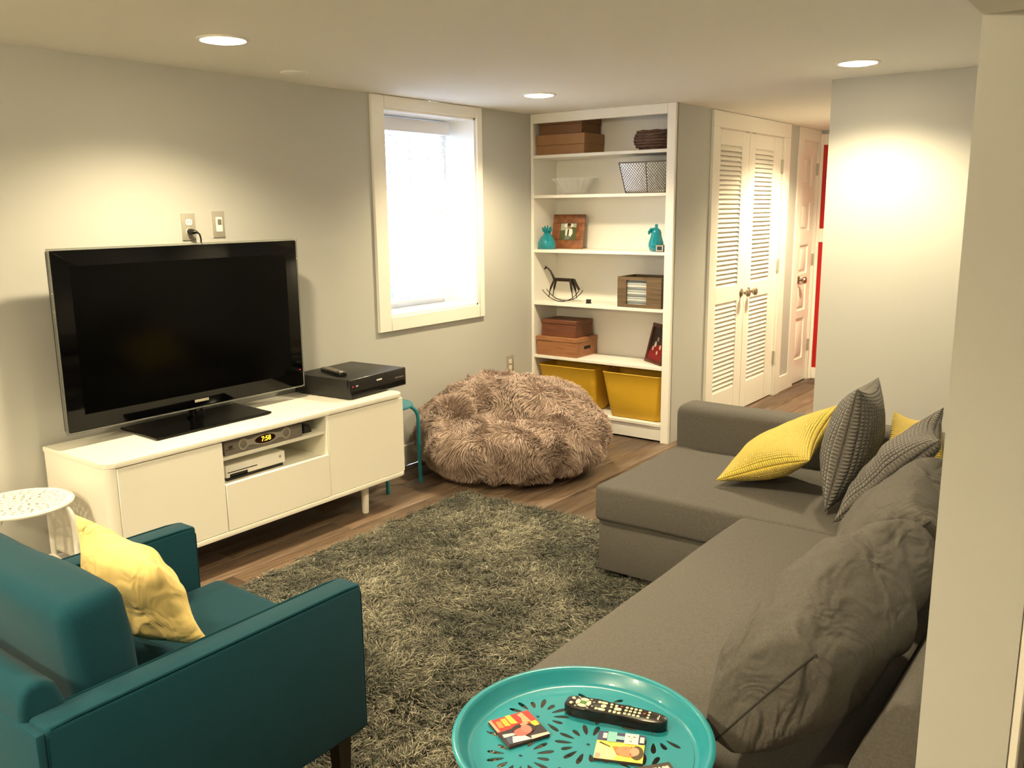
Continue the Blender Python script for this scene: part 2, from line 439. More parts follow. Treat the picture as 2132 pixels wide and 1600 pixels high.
# floor planks, running along the TV wall
pm = []
for k in range(3):
    b = B(); b.box(-0.0735, 0.0735, -0.6, 0.6, -0.012, 0.0, 0.0014, 1); pm.append(b)
protos = []
x = -3.66; row = 0
pl0 = None
while x < 1.3:
    y = -2.2 + rnd.uniform(-1.1, 0)
    while y < 8.1:
        ln = 1.2
        y0, y1 = max(y, -2.1), min(y + ln, 8.1)
        if y1 - y0 > 0.06:
            cx, cy = x + 0.075, (y0 + y1) / 2
            # the part of the floor the photo could see
            if not (x > -1.3 and y0 > 5.0) and not (x > 0.3 and y0 > 2.5):
                if pl0 is None:
                    pl0 = obj('plank', pm[0], M_PLANK, fl, ang=60); o = pl0
                else:
                    o = dupe(pl0)
                o.location = (cx, cy, 0); o.scale = (0.998, (y1 - y0 - 0.002) / 1.2, 1)
        y += ln
    x += 0.15; row += 1
# TV wall with the window hole
WY0, WY1, WZ0, WZ1 = 3.634, 4.450, 0.913, 2.083
b = B()
b.box(-3.86, XL, -2.1, WY0, 0, H).box(-3.86, XL, WY1, 8.2, 0, H)
b.box(-3.86, XL, WY0, WY1, 0, WZ0).box(-3.86, XL, WY0, WY1, WZ1, H)
struct('wall_left', b, M_WALL, smooth=False)
# hall wall (closet side)
C0, C1 = 5.662, 6.912           # closet opening
D0, D1 = 7.362, 7.752           # narrow door opening
b = B()
b.box(XH - 0.11, XH, 5.352, C0, 0, H).box(XH - 0.11, XH, C1, D0, 0, H).box(XH - 0.11, XH, D1, 7.80, 0, H)
b.box(XH - 0.11, XH, C0, C1, 2.045, H).box(XH - 0.11, XH, D0, D1, 2.05, H)
b.box(XH - 0.056, XH, 5.09, 5.352, 0, H)
struct('wall_hall', b, M_WALL, smooth=False)
struct('wall_end', B().box(-3.9, 1.5, 7.81, 7.95, 0, H), M_WALL, smooth=False)
struct('wall_right', B().box(-1.475, 1.4, 4.72, 4.84, 0, H), M_WALL, smooth=False)
struct('wall_corridor', B().box(-1.475, -1.355, 4.84, 7.81, 0, H), M_WALL, smooth=False)
struct('wall_rear', B().box(-3.9, 1.5, -2.2, -2.05, 0, H), M_WALL, smooth=False)
struct('wall_side', B().box(1.3, 1.5, -2.05, 4.72, 0, H), M_WALL, smooth=False)
struct('wall_partition', B().box(-0.232, -0.112, 1.35, 4.72, 0, H), M_WALL, smooth=False)
struct('ceiling_soffit', B().box(-0.232, 1.3, -2.05, 1.35, 1.768, H), M_CEIL, smooth=False)
struct('baseboard_left', B().box(XL, XL + 0.015, -2.05, 5.05, 0, 0.13, 0.004, 1), M_TRIM)
struct('baseboard_hall', B().box(XH, XH + 0.015, 7.03, 7.245, 0, 0.135, 0.004, 1), M_TRIM)
struct('baseboard_right', B().box(-1.475, -0.24, 4.705, 4.72, 0, 0.13, 0.004, 1), M_TRIM)
# white casing strip and brown door on the far side of the partition
struct('trim_1', B().box(-0.112, -0.098, 1.352, 1.462, 0, 1.765, 0.003, 1), M_TRIM)
d5 = thing('door_5', 'brown wooden door beyond the white casing at the near wall end', 'door', (-0.11, 1.47, 0), kind='structure')
obj('door_leaf', B().box(-0.1115, -0.106, 1.466, 2.25, 0.01, 1.76, 0.002, 1), M_BROWND, d5)

# ------------------------------------------------------------------ window
win = thing('window_1', 'white cased basement window with a deep reveal', 'window', (XL, 4.04, 0.84), kind='structure')
b = B()
CY0, CY1, CZ0, CZ1 = 3.535, 4.502, 0.833, 2.147
b.box(XL, XL + 0.02, CY0, WY0, CZ0, CZ1, 0.003, 1).box(XL, XL + 0.02, WY1, CY1, CZ0, CZ1, 0.003, 1)
b.box(XL, XL + 0.02, WY0, WY1, CZ0, WZ0, 0.003, 1).box(XL, XL + 0.02, WY0, WY1, WZ1, CZ1, 0.003, 1)
obj('window_casing', b, M_TRIM, win)
b = B()
b.box(-3.86, XL + 0.002, WY0, WY0 + 0.012, WZ0, WZ1).box(-3.86, XL + 0.002, WY1 - 0.012, WY1, WZ0, WZ1)
b.box(-3.86, XL + 0.002, WY0, WY1, WZ0, WZ0 + 0.012).box(-3.86, XL + 0.002, WY0, WY1, WZ1 - 0.012, WZ1)
obj('window_reveal', b, M_TRIM, win, smooth=False)
b = B()
sx0, sx1 = -3.86, -3.835
b.box(sx0, sx1, WY0 + 0.012, WY0 + 0.06, WZ0 + 0.012, WZ1 - 0.012, 0.003, 1).box(sx0, sx1, WY1 - 0.06, WY1 - 0.012, WZ0 + 0.012, WZ1 - 0.012, 0.003, 1)
b.box(sx0, sx1, WY0 + 0.06, WY1 - 0.06, WZ0 + 0.012, WZ0 + 0.07, 0.003, 1).box(sx0, sx1, WY0 + 0.06, WY1 - 0.06, WZ1 - 0.06, WZ1 - 0.012, 0.003, 1)
b.box(sx0, sx1, WY0 + 0.06, WY1 - 0.06, 1.48, 1.53, 0.003, 1)
obj('window_sash', b, M_TRIM, win)
for (za, zb) in ((0.98, 1.485), (1.525, 2.03)):
    obj('window_pane', B().box(-3.852, -3.848, WY0 + 0.055, WY1 - 0.055, za, zb), M_GLASS, win, smooth=False)
bl = thing('window_blind', 'white horizontal slat blind hanging in the window', 'blind', (-3.79, 4.03, 0.95))
obj('headrail', B().box(-3.82, -3.765, 3.655, 4.405, 1.985, 2.062, 0.004, 2), M_BLIND, bl)
nsl = 23; sl0 = None
for i in range(nsl):
    z = 1.955 - i * 0.0418
    if sl0 is None:
        b = B(); prof = []
        for k in range(7):
            t = -1 + 2 * k / 6; prof.append((t * 0.025, 0.0035 * (1 - t * t)))
        prof += [(p[0], p[1] - 0.0022) for p in prof[::-1]]
        b.prism(prof, -0.368, 0.368, 'y')
        sl0 = obj('slat', b, M_BLIND, bl, ang=60, pivot=(0, 0, 0)); o = sl0
    else: o = dupe(sl0)
    o.location = (0, 0, z - 0.95); o.rotation_euler = (0, math.radians(-8), 0)
obj('bottom_rail', B().box(-3.815, -3.765, 3.66, 4.398, 0.958, 0.978, 0.004, 2), M_BLIND, bl)
for cy in (3.86, 4.03, 4.2):
    b = B()
    for cx in (-3.815, -3.766): b.box(cx - 0.0008, cx + 0.0008, cy - 0.0014, cy + 0.0014, 0.975, 1.99)
    obj('ladder_tape', b, M_BLIND, bl, smooth=False)

# light well outside the basement window
struct('wall_lightwell', B().box(-4.74, -4.64, 3.24, 4.84, 0.5, 2.45).box(-4.64, -3.86, 3.24, 3.34, 0.5, 2.45).box(-4.64, -3.86, 4.74, 4.84, 0.5, 2.45).box(-4.64, -3.86, 3.34, 4.74, 0.5, 0.62), M_WELL, smooth=False)
# ------------------------------------------------------------------ ceiling fixtures
t = thing('fill_dome', 'added round white dome fill light near the rear wall, out of view', 'ceiling light', (-1.85, -1.15, H))  # fixture added only to house the fill bulb
obj('base_ring', B().lathe([(0, 0), (0.16, 0), (0.16, -0.02), (0.15, -0.025), (0, -0.025)], (-1.85, -1.15, H), 40), M_WHITEP, t)
obj('glass_dome', B().lathe([(0.145, -0.025), (0.135, -0.05), (0.10, -0.075), (0.05, -0.088), (0, -0.09)], (-1.85, -1.15, H), 40), M_LAMP, t)
lamp_labels = ['round recessed ceiling light above the TV', 'round recessed ceiling light between window and bookshelf',
               'round recessed ceiling light before the plain grey wall at right', 'round recessed ceiling light above the sofa seat, out of view',
               'round recessed ceiling light nearest the rear wall, armchair side, out of view', 'round recessed ceiling light nearest the rear wall, sofa side, out of view',
               'round recessed ceiling light in the hall before the louvred doors']
for (lx, ly), lab in zip(LAMPS, lamp_labels):
    t = thing('recessed_light', lab, 'ceiling light', (lx, ly, H), group='recessed ceiling lights')
    obj('trim_ring', B().lathe([(0.080, -0.001), (0.083, -0.006), (0.094, -0.005), (0.098, 0.0), (0.080, 0.0), (0.080, -0.001)], (lx, ly, H), 40), M_WHITEP, t)
    obj('lens', B().lathe([(0, -0.013), (0.03, -0.0125), (0.06, -0.010), (0.08, -0.005), (0.0815, -0.001)], (lx, ly, H), 40), M_LAMP, t)
sp = thing('ceiling_cover_plate', 'round white blank cover plate on the ceiling above the TV wall', 'cover plate', (-3.33, 2.81, H))
obj('plate', B().lathe([(0, -0.006), (0.058, -0.006), (0.063, -0.003), (0.064, 0)], (-3.33, 2.81, H), 36), M_CEIL, sp)

# ------------------------------------------------------------------ doors
M_SLAT = M_TRIM
lou = None
def louver_leaf(name, y0, y1, ly0, ly1, knob_y, hinge_y):
    d = thing(name, None, None, (XH, y0, 0.0), kind='structure')
    xf, xb = XH - 0.006, XH - 0.041
    b = B()
    b.box(xb, xf, y0, ly0, 0.008, 2.038, 0.002, 1).box(xb, xf, ly1, y1, 0.008, 2.038, 0.002, 1)
    b.box(xb, xf, ly0, ly1, 0.008, 0.208, 0.002, 1).box(xb, xf, ly0, ly1, 0.850, 0.962, 0.002, 1).box(xb, xf, ly0, ly1, 1.936, 2.038, 0.002, 1)
    obj('door_frame', b, M_TRIM, d)
    global lou
    for (z0, z1, n) in ((0.208, 0.850, 20), (0.962, 1.936, 30)):
        pit = (z1 - z0) / n
        for k in range(n):
            loc = Vector(((xf + xb) / 2, (ly0 + ly1) / 2, z0 + (k + 0.5) * pit))
            if lou is None:
                bb = B(); bb.box(-0.0045, 0.0045, -(ly1 - ly0) / 2, (ly1 - ly0) / 2, -0.024, 0.024, 0.003, 2)
                lou = obj('louver_slat', bb, M_SLAT, d, pivot=(0, 0, 0)); o = lou
            else: o = dupe(lou, parent=d)
            o.location = loc - d.location; o.rotation_euler = (0, math.radians(-38), 0)
    kb = B(); Mk = frame_matrix((xf, knob_y, 0.900), (0, 1, 0), (0, 0, 1), (1, 0, 0))
    kb.lathe([(0, 0), (0.030, 0), (0.031, 0.004), (0.026, 0.008), (0.011, 0.012), (0.010, 0.03), (0.016, 0.038), (0.026, 0.046), (0.029, 0.056), (0.025, 0.066), (0.012, 0.071), (0, 0.072)], (0, 0, 0), 28, M=Mk)
    obj('knob', kb, M_NICKEL, d)
    for hz in (0.32, 1.06, 1.825):
        obj('hinge', B().box(xf + 0.001, XH + 0.004, hinge_y - 0.012, hinge_y + 0.012, hz - 0.05, hz + 0.05, 0.001, 1).cyl((XH + 0.006, hinge_y, hz - 0.05), (XH + 0.006, hinge_y, hz + 0.05), 0.007, n=10), M_STEEL, d)
    return d
louver_leaf('door_1', 5.668, 6.248, 5.745, 6.120, 6.195, 5.664)
louver_leaf('door_2', 6.253, 6.905, 6.366, 6.740, 6.330, 6.905)
b = B()
for cy in (6.19, 6.31): b.box(XH - 0.03, XH + 0.006, cy - 0.03, cy + 0.03, 2.038, 2.052, 0.002, 1)
# casings
def casing(name, y0, y1, yl, yr, ztop, zhead, th=0.02):
    b = B(); x0, x1 = XH, XH + th
    b.box(x0, x1, yl, y0, 0, ztop, 0.002, 1).box(x0, x1, y1, yr, 0, ztop, 0.002, 1).box(x0, x1, yl, yr, ztop, zhead, 0.002, 1)
    b.box(XH - 0.11, x0, y0, y0 + 0.004, 0, ztop).box(XH - 0.11, x0, y1 - 0.004, y1, 0, ztop).box(XH - 0.11, x0, y0, y1, ztop - 0.004, ztop)
    return struct(name, b, M_TRIM)
tr2 = casing('trim_2', 5.666, 6.910, 5.568, 7.025, 2.043, 2.147)
obj('roller_catch', b, M_STEEL, tr2)
casing('trim_3', 7.366, 7.748, 7.250, 7.784, 2.048, 2.147, 0.012)
d3 = thing('door_3', None, None, (XH, 7.37, 0), kind='structure')
b = B(); y0, y1 = 7.371, 7.744; xf, xb = XH - 0.006, XH - 0.04
rows = [(0.216, 0.571), (0.640, 0.880), (0.955, 1.193), (1.314, 1.553), (1.679, 1.925)]
py0, py1 = 7.437, 7.640
b.box(xb, xf, y0, py0, 0.008, 2.044, 0.002, 1).box(xb, xf, py1, y1, 0.008, 2.044, 0.002, 1)
zz = [0.008] + [v for r_ in rows for v in r_] + [2.044]
for i in range(0, len(zz), 2): b.box(xb, xf, py0, py1, zz[i], zz[i + 1], 0.002, 1)
obj('door_frame', b, M_TRIM, d3)
for (za, zb) in rows:
    bb = B(); bb.box(xb + 0.004, xf - 0.014, py0, py1, za, zb)
    bb.box(xf - 0.014, xf - 0.003, py0 + 0.03, py1 - 0.03, za + 0.03, zb - 0.03, 0.008, 2)
    obj('door_panel', bb, M_TRIM, d3)
kb = B(); Mk = frame_matrix((xf, 7.432, 0.906), (0, 1, 0), (0, 0, 1), (1, 0, 0))
kb.lathe([(0, 0), (0.032, 0), (0.033, 0.004), (0.028, 0.008), (0.012, 0.012), (0.011, 0.03), (0.018, 0.038), (0.027, 0.046), (0.030, 0.056), (0.026, 0.066), (0.012, 0.071), (0, 0.072)], (0, 0, 0), 28, M=Mk)
obj('knob', kb, M_NICKEL, d3)
for hz in (0.315, 1.064, 1.826):
    obj('hinge', B().box(xf + 0.001, XH + 0.004, 7.735, 7.760, hz - 0.05, hz + 0.05, 0.001, 1).cyl((XH + 0.008, 7.747, hz - 0.05), (XH + 0.008, 7.747, hz + 0.05), 0.007, n=10), M_STEEL, d3)
# end of hall: white frame with red fields
d4 = thing('door_4', None, None, (-2.05, 7.80, 0), kind='structure')
b = B(); ya, yb = 7.786, 7.809
b.box(XH + 0.001, -2.472, ya, yb, 0, 2.12, 0.002, 1).box(-1.60, -1.53, ya, yb, 0, 2.12, 0.002, 1)
b.box(-2.472, -1.60, ya, yb, 2.030, 2.12, 0.002, 1).box(-2.472, -1.60, ya, yb, 1.212, 1.328, 0.002, 1).box(-2.472, -1.60, ya, yb, 0.005, 0.105, 0.002, 1)
obj('door_frame', b, M_TRIM, d4)
for (za, zb) in ((0.105, 1.212), (1.328, 2.03)):
    obj('door_panel', B().box(-2.472, -1.60, 7.794, 7.808, za, zb), M_RED, d4, smooth=False, label='red panel')

# ------------------------------------------------------------------ bookshelf
bs = thing('bookshelf', 'tall white built-in bookshelf with six bays in the corner', 'bookshelf', (-3.05, 5.05, 0))
YF, YB = 5.052, 5.345
SX0, SX1 = -3.590, -2.562
obj('face_frame', B().box(-3.592, -3.570, YF - 0.002, YF + 0.02, 0, 2.149, 0.002, 1).box(-2.562, XH, YF - 0.002, YF + 0.02, 0, 2.149, 0.002, 1)
    .box(-3.570, -2.562, YF - 0.002, YF + 0.02, 2.087, 2.149, 0.002, 1), M_TRIM, bs)
obj('side_panel', B().box(-3.592, -3.574, YF + 0.02, YB, 0, 2.149), M_TRIMS, bs, smooth=False)
obj('side_panel', B().box(-2.562, -2.542, YF + 0.02, YB, 0, 2.149), M_TRIMS, bs, smooth=False)
obj('back_panel', B().box(-3.592, -2.545, YB, YB + 0.006, 0, 2.149), M_TRIMS, bs, smooth=False)
SH = [1.879, 1.613, 1.244, 0.880, 0.503, 0.126]
for z in SH:
    obj('shelf', B().box(-3.574, -2.562, YF + 0.001, YB, z - 0.021, z, 0.002, 1), M_TRIMS, bs)
obj('kick_board', B().box(-3.574, -2.562, YF + 0.012, YF + 0.03, 0.012, 0.106), M_TRIMS, bs, smooth=False)

def shelf_box(name, label, cat, x0, x1, y0, y1, z0, z1, m, lidz, lip=0.004):
    t = thing(name, label, cat, ((x0 + x1) / 2, (y0 + y1) / 2, z0))
    obj('body', B().box(x0 + lip, x1 - lip, y0 + lip, y1 - lip, z0, lidz, 0.002, 1), m, t)
    obj('lid', B().box(x0, x1, y0, y1, lidz + 0.0005, z1, 0.003, 1), m, t)
    return t
shelf_box('cardboard_box', 'lower, wider cardboard box on the top shelf', 'box', -3.566, -3.176, 5.078, 5.335, 1.8795, 2.012, M_KRAFT, 1.942)
shelf_box('cardboard_box', 'smaller darker cardboard box stacked up against the bookshelf top', 'box', -3.545, -3.198, 5.082, 5.33, 2.0125, 2.128, M_KRAFTD, 2.075)
# wicker basket
t = thing('wicker_basket', 'dark brown woven basket at the right end of the top shelf', 'basket', (-2.71, 5.2, 1.8795))
b = B()
for i in range(7):
    z = 1.888 + i * 0.0175; k = (0.100, 0.121, 0.131, 0.135, 0.133, 0.127, 0.117)[i]
    ring = [(-2.712 + k * (1 if abs(math.cos(a)) > 0 else 1) * math.copysign(abs(math.cos(a)) ** 0.8, math.cos(a)), 5.2 + k * 0.85 * math.copysign(abs(math.sin(a)) ** 0.8, math.sin(a)), z + 0.002 * math.sin(9 * a + i * PI)) for a in [2 * PI * q / 40 for q in range(40)]]
    b.tube(ring, 0.0095, 6, closed=True)
obj('woven_side', b, M_WICKER, t, ang=80)
b = B(); b.lathe([(0, 0.0), (0.088, 0.0), (0.118, 0.05), (0.112, 0.11), (0.10, 0.11)], (-2.712, 5.2, 1.880), 32); obj('basket_liner', b, M_WICKER, t)
# glass bowl
t = thing('glass_bowl', 'clear fluted glass bowl with a scalloped rim', 'bowl', (-3.33, 5.2, 1.6135))
b = B(); fl_ = lambda a, z: 1 + (0.035 + 0.05 * max(z, 0) / 0.11) * math.sin(18 * a)
b.lathe([(0, 0.001), (0.066, 0.001), (0.085, 0.012), (0.112, 0.055), (0.148, 0.108), (0.145, 0.110), (0.107, 0.057), (0.080, 0.017), (0.06, 0.008), (0, 0.008)], (-3.33, 5.2, 1.6135), 144, wob=lambda a, z: fl_(a, z) if z > 0.01 else 1)
obj('fluted_glass', b, M_BOWL, t, ang=80)
# mirrored planter
t = thing('mirrored_planter', 'tapered mirrored box with dark lattice wire at right of the second shelf', 'planter', (-2.73, 5.2, 1.6135))
def quadp(a, b_, s_t): return Vector(a).lerp(Vector(b_), s_t)
TLf, TRf = Vector((-2.918, 5.085, 1.806)), Vector((-2.570, 5.085, 1.806)); BLf, BRf = Vector((-2.882, 5.115, 1.616)), Vector((-2.600, 5.115, 1.616))
TLb, TRb, BLb, BRb = [v + Vector((0, 0.2, 0)) for v in (TLf, TRf, BLf, BRf)]
def slab(a, b_, c, d, th, M_=None):
    n = (b_ - a).cross(d - a).normalized() * th
    bb = B(); bb._add([a, b_, c, d, a + n, b_ + n, c + n, d + n], [(0, 1, 2, 3), (7, 6, 5, 4), (0, 4, 5, 1), (1, 5, 6, 2), (2, 6, 7, 3), (3, 7, 4, 0)]); return bb
mt, mb = TLf.lerp(TRf, 0.56), BLf.lerp(BRf, 0.56)
for q in ((BLf, mb, mt, TLf), (mb, BRf, TRf, mt), (BLf, BLb, TLb, TLf), (BRf, BRb, TRb, TRf), (BLb, BRb, TRb, TLb)):
    obj('mirror_pane', slab(*q, -0.003), M_MIRROR, t, smooth=False)
obj('planter_base', slab(BLf, BRf, BRb, BLb, 0.004), M_WIRE, t, smooth=False)
b = B()
for p, q in ((TLf, TRf), (BLf, BRf), (TLf, BLf), (TRf, BRf), (mt, mb), (TLf, TLb), (TRf, TRb), (BLf, BLb), (BRf, BRb), (TLb, TRb), (TLb, BLb), (TRb, BRb)):
    b.cyl(p, q, 0.0035, n=6)
obj('edge_wire', b, M_WIRE, t)
b = B(); nx = 18
def pf(u, v): return (BLf.lerp(BRf, u)).lerp(TLf.lerp(TRf, u), v) + Vector((0, -0.002, 0))
for k in range(-10, nx + 1):
    for sgn in (1, -1):
        u0, u1 = (k / nx, (k + 10) / nx) if sgn == 1 else ((k + 10) / nx, k / nx)
        v0, v1 = 0.0, 1.0
        def clip(u0, v0, u1, v1):
            for lo in (True, False):
                e = 0.0 if lo else 1.0
                if (u0 < e) == lo and u0 != e and (u1 < e) == lo and u1 != e: return None
                if ((u0 < e) == lo and u0 != e): s0 = (e - u0) / (u1 - u0); u0, v0 = e, v0 + (v1 - v0) * s0
                if ((u1 < e) == lo and u1 != e): s0 = (e - u0) / (u1 - u0); u1, v1 = e, v0 + (v1 - v0) * s0
            return u0, v0, u1, v1
        r_ = clip(u0, v0, u1, v1)
        if r_ and abs(r_[0] - r_[2]) > 0.01: b.cyl(pf(r_[0], r_[1]), pf(r_[2], r_[3]), 0.0010, n=5)
obj('lattice_wire', b, M_WIRE, t)
# teal figurines
t = thing('teal_sack_figurine', 'glossy teal ceramic gift-sack figurine with gathered top', 'figurine', (-3.50, 5.12, 1.2445))
b = B(); b.lathe([(0, 0.0), (0.050, 0.0), (0.060, 0.012), (0.062, 0.035), (0.055, 0.06), (0.043, 0.082), (0.028, 0.100), (0.021, 0.108), (0.024, 0.114), (0.020, 0.118), (0.0, 0.118)], (-3.503, 5.12, 1.2445), 40, wob=lambda a, z: 1 + 0.06 * math.sin(5 * a + 40 * z) * (1 if 0.01 < z < 0.1 else 0.3))
obj('sack', b, M_TEALG, t)
b = B()
for k in range(7):
    a = 2 * PI * k / 7 + 0.3; d = Vector((math.cos(a), math.sin(a), 0)); c = Vector((-3.503, 5.12, 1.2445 + 0.112))
    b.tube([c, c + d * 0.014 + Vector((0, 0, 0.010)), c + d * 0.028 + Vector((0, 0, 0.020 + 0.012 * (k % 2))), c + d * 0.033 + Vector((0, 0, 0.030 + 0.010 * (k % 3)))], [0.009, 0.011, 0.010, 0.003], 8)
obj('gathered_top', b, M_TEALG, t)
t = thing('teal_gourd_figurine', 'glossy teal ceramic pear-shaped figurine at right of the third shelf', 'figurine', (-2.665, 5.135, 1.2445))
b = B(); b.lathe([(0, 0), (0.030, 0), (0.043, 0.010), (0.050, 0.034), (0.048, 0.058), (0.039, 0.085), (0.034, 0.105), (0.033, 0.122), (0.026, 0.138), (0.014, 0.146), (0.009, 0.158), (0.011, 0.168), (0.006, 0.173), (0, 0.173)], (-2.665, 5.135, 1.2445), 36)
obj('gourd', b, M_TEALG, t)
b = B(); c = Vector((-2.665, 5.135, 1.2445))
b.tube([c + Vector((-0.004, -0.012, 0.146)), c + Vector((-0.026, -0.022, 0.140)), c + Vector((-0.040, -0.02, 0.122)), c + Vector((-0.046, -0.016, 0.108))], [0.005, 0.011, 0.011, 0.003], 8)
obj('leaf', b, M_TEALG, t)
# picture frames
def picture(prefix, t, M, w, h, border, th, m, inner):
    b = B()
    for (x0, x1, y0, y1) in ((-w / 2, w / 2, 0, border), (-w / 2, w / 2, h - border, h), (-w / 2, -w / 2 + border, border, h - border), (w / 2 - border, w / 2, border, h - border)):
        b.box(x0, x1, y0, y1, -th, 0, 0.004, 2, M=M)
    obj('frame_border', b, m, t)
    obj('photo_backing', B().box(-w / 2 + border * 0.6, w / 2 - border * 0.6, border * 0.6, h - border * 0.6, -th * 0.85, -th * 0.45, M=M), flat((40, 34, 28)), t, smooth=False)
    for i, (nm, pts, colr) in enumerate(inner):
        b = B(); z = -th * 0.45 + 0.0004 * (i + 1)
        b.poly([M @ Vector((p[0], p[1], z)) for p in pts]); obj(nm, b, flat(colr), t, smooth=False)
def ell(cx, cy, rx, ry, n=14): return [(cx + rx * math.cos(2 * PI * k / n), cy + ry * math.sin(2 * PI * k / n)) for k in range(n)]
t = thing('wooden_photo_frame', 'square chunky wooden frame with a photo of a person in a white shirt', 'photo frame', (-3.41, 5.22, 1.2445))
un = Vector((1, 0.10, 0)).normalized(); vn = Vector((-0.05, 0.22, 1)); vn = (vn - un * vn.dot(un)).normalized(); nn = un.cross(vn)
M1 = frame_matrix((-3.408, 5.215, 1.2455), un, vn, nn)
w_, h_ = 0.248, 0.242
picture('a', t, M1, w_, h_, 0.062, 0.022, M_FRAMEW, [
    ('photo_print', [(-0.064, 0.058), (0.064, 0.058), (0.064, 0.186), (-0.064, 0.186)], (78, 88, 52)),
    ('photo_print', [(-0.064, 0.128), (-0.02, 0.135), (0.02, 0.155), (0.064, 0.15), (0.064, 0.186), (-0.064, 0.186)], (168, 176, 160)),
    ('photo_print', ell(0.0, 0.165, 0.036, 0.018), (225, 226, 220)),
    ('photo_print', [(-0.022, 0.09), (0.02, 0.085), (0.034, 0.11), (0.03, 0.138), (0.0, 0.146), (-0.024, 0.136)], (236, 236, 232)),
    ('photo_print', [(-0.008, 0.09), (0.004, 0.09), (0.006, 0.138), (-0.006, 0.138)], (50, 46, 40)),
    ('photo_print', [(-0.03, 0.066), (0.012, 0.066), (0.016, 0.092), (-0.018, 0.094)], (120, 122, 120)),
    ('photo_print', ell(0.002, 0.158, 0.014, 0.018), (150, 108, 84)),
    ('photo_print', ell(0.003, 0.170, 0.015, 0.010), (52, 40, 30))])
t = thing('dark_photo_frame', 'dark wooden photo frame tilted against the bookshelf side, reddish photo', 'photo frame', (-2.69, 5.16, 0.5035))
un = Vector((0.235, -0.165, 0)).normalized(); vn = Vector((0.035, 0.055, 0.25)); vn = (vn - un * vn.dot(un)).normalized(); nn = un.cross(vn)
M2 = frame_matrix((-2.694, 5.165, 0.5045), un, vn, nn)
w_, h_ = 0.235, 0.268
picture('b', t, M2, w_, h_, 0.026, 0.016, M_FRAMED, [
    ('photo_print', [(-0.092, 0.022), (0.092, 0.022), (0.092, 0.246), (-0.092, 0.246)], (52, 40, 36)),
    ('photo_print', [(-0.092, 0.022), (0.092, 0.022), (0.092, 0.10), (0.05, 0.13), (-0.02, 0.125), (-0.06, 0.11), (-0.092, 0.06)], (120, 26, 30)),
    ('photo_print', ell(-0.045, 0.10, 0.012, 0.016), (184, 150, 130)), ('photo_print', ell(0.048, 0.115, 0.013, 0.017), (190, 150, 128)),
    ('photo_print', ell(0.0, 0.165, 0.012, 0.016), (186, 152, 134)), ('photo_print', ell(0.022, 0.075, 0.011, 0.014), (192, 158, 136)),
    ('photo_print', ell(-0.02, 0.13, 0.014, 0.02), (206, 190, 176))])
# small clock
t = thing('desk_clock', 'tiny grey digital clock in front of the teal pear figurine', 'clock', (-2.605, 5.085, 1.2445))
obj('case', B().box(-2.634, -2.574, 5.072, 5.10, 1.2445, 1.289, 0.003, 2), M_BLACKS, t)
obj('bezel', B().box(-2.632, -2.580, 5.069, 5.073, 1.248, 1.287, 0.001, 1), M_SILVP, t)
obj('display', B().box(-2.622, -2.590, 5.0675, 5.07, 1.256, 1.280), flat((40, 58, 70), 0.2), t, smooth=False)
# rocking giraffe
t = thing('rocking_giraffe', 'dark iron long-necked animal sculpture on rocker rails', 'sculpture', (-3.40, 5.15, 0.8805))
Y = 5.15
obj('body', B().box(-3.466, -3.312, Y - 0.016, Y + 0.016, 1.022, 1.044, 0.004, 2), M_IRON, t)
obj('neck', B().tube([(-3.462, Y, 1.030), (-3.478, Y, 1.062), (-3.497, Y, 1.092), (-3.516, Y, 1.108), (-3.532, Y, 1.114)], [0.009, 0.0075, 0.006, 0.005, 0.005], 10), M_IRON, t)
obj('head', B().tube([(-3.527, Y, 1.117), (-3.536, Y, 1.111), (-3.548, Y, 1.100)], [0.006, 0.007, 0.003], 8).cyl((-3.533, Y - 0.006, 1.115), (-3.536, Y - 0.008, 1.128), 0.003, 0.001, 6).cyl((-3.533, Y + 0.006, 1.115), (-3.536, Y + 0.008, 1.128), 0.003, 0.001, 6), M_IRON, t)
for s in (-1, 1):
    pts = []
    for k in range(17):
        a = k / 16; xx = -3.548 + 0.306 * a; zz = 0.884 + 0.075 * abs(2 * a - 1) ** 2.2 + (0.006 if a > 0.95 else 0)
        pts.append((xx, Y + s * 0.026, zz))
    obj('rocker', B().tube(pts, 0.0028, 6), M_IRON, t)
    for (xt, xm, xb, zb, ro) in ((-3.456, -3.478, -3.492, 0.908, 0.0075), (-3.322, -3.306, -3.293, 0.905, 0.009)):
        obj('leg', B().tube([(xt, Y + s * 0.012, 1.030), (xm, Y + s * 0.022, 0.975), ((xm + xb) / 2, Y + s * 0.025, 0.95), (xb, Y + s * 0.026, zb)], [ro, ro * 0.95, 0.0035, 0.003], 8), M_IRON, t)
obj('tail', B().tube([(-3.316, Y, 1.040), (-3.298, Y, 1.036), (-3.278, Y, 1.000), (-3.256, Y, 0.968)], [0.006, 0.009, 0.0095, 0.008], 8), M_IRON, t)
# little black pot
t = thing('black_token_dish', 'tiny black ribbed dish beside the iron rocking animal', 'dish', (-3.177, 5.145, 0.8805))
obj('dish_body', B().lathe([(0, 0), (0.021, 0), (0.021, 0.003), (0.0165, 0.006), (0.018, 0.024), (0.019, 0.026), (0.015, 0.026), (0.013, 0.008), (0, 0.008)], (-3.177, 5.145, 0.8805), 24, wob=lambda a, z: 1 + (0.04 * math.sin(10 * a) if z > 0.005 else 0)), M_BLACKM, t)
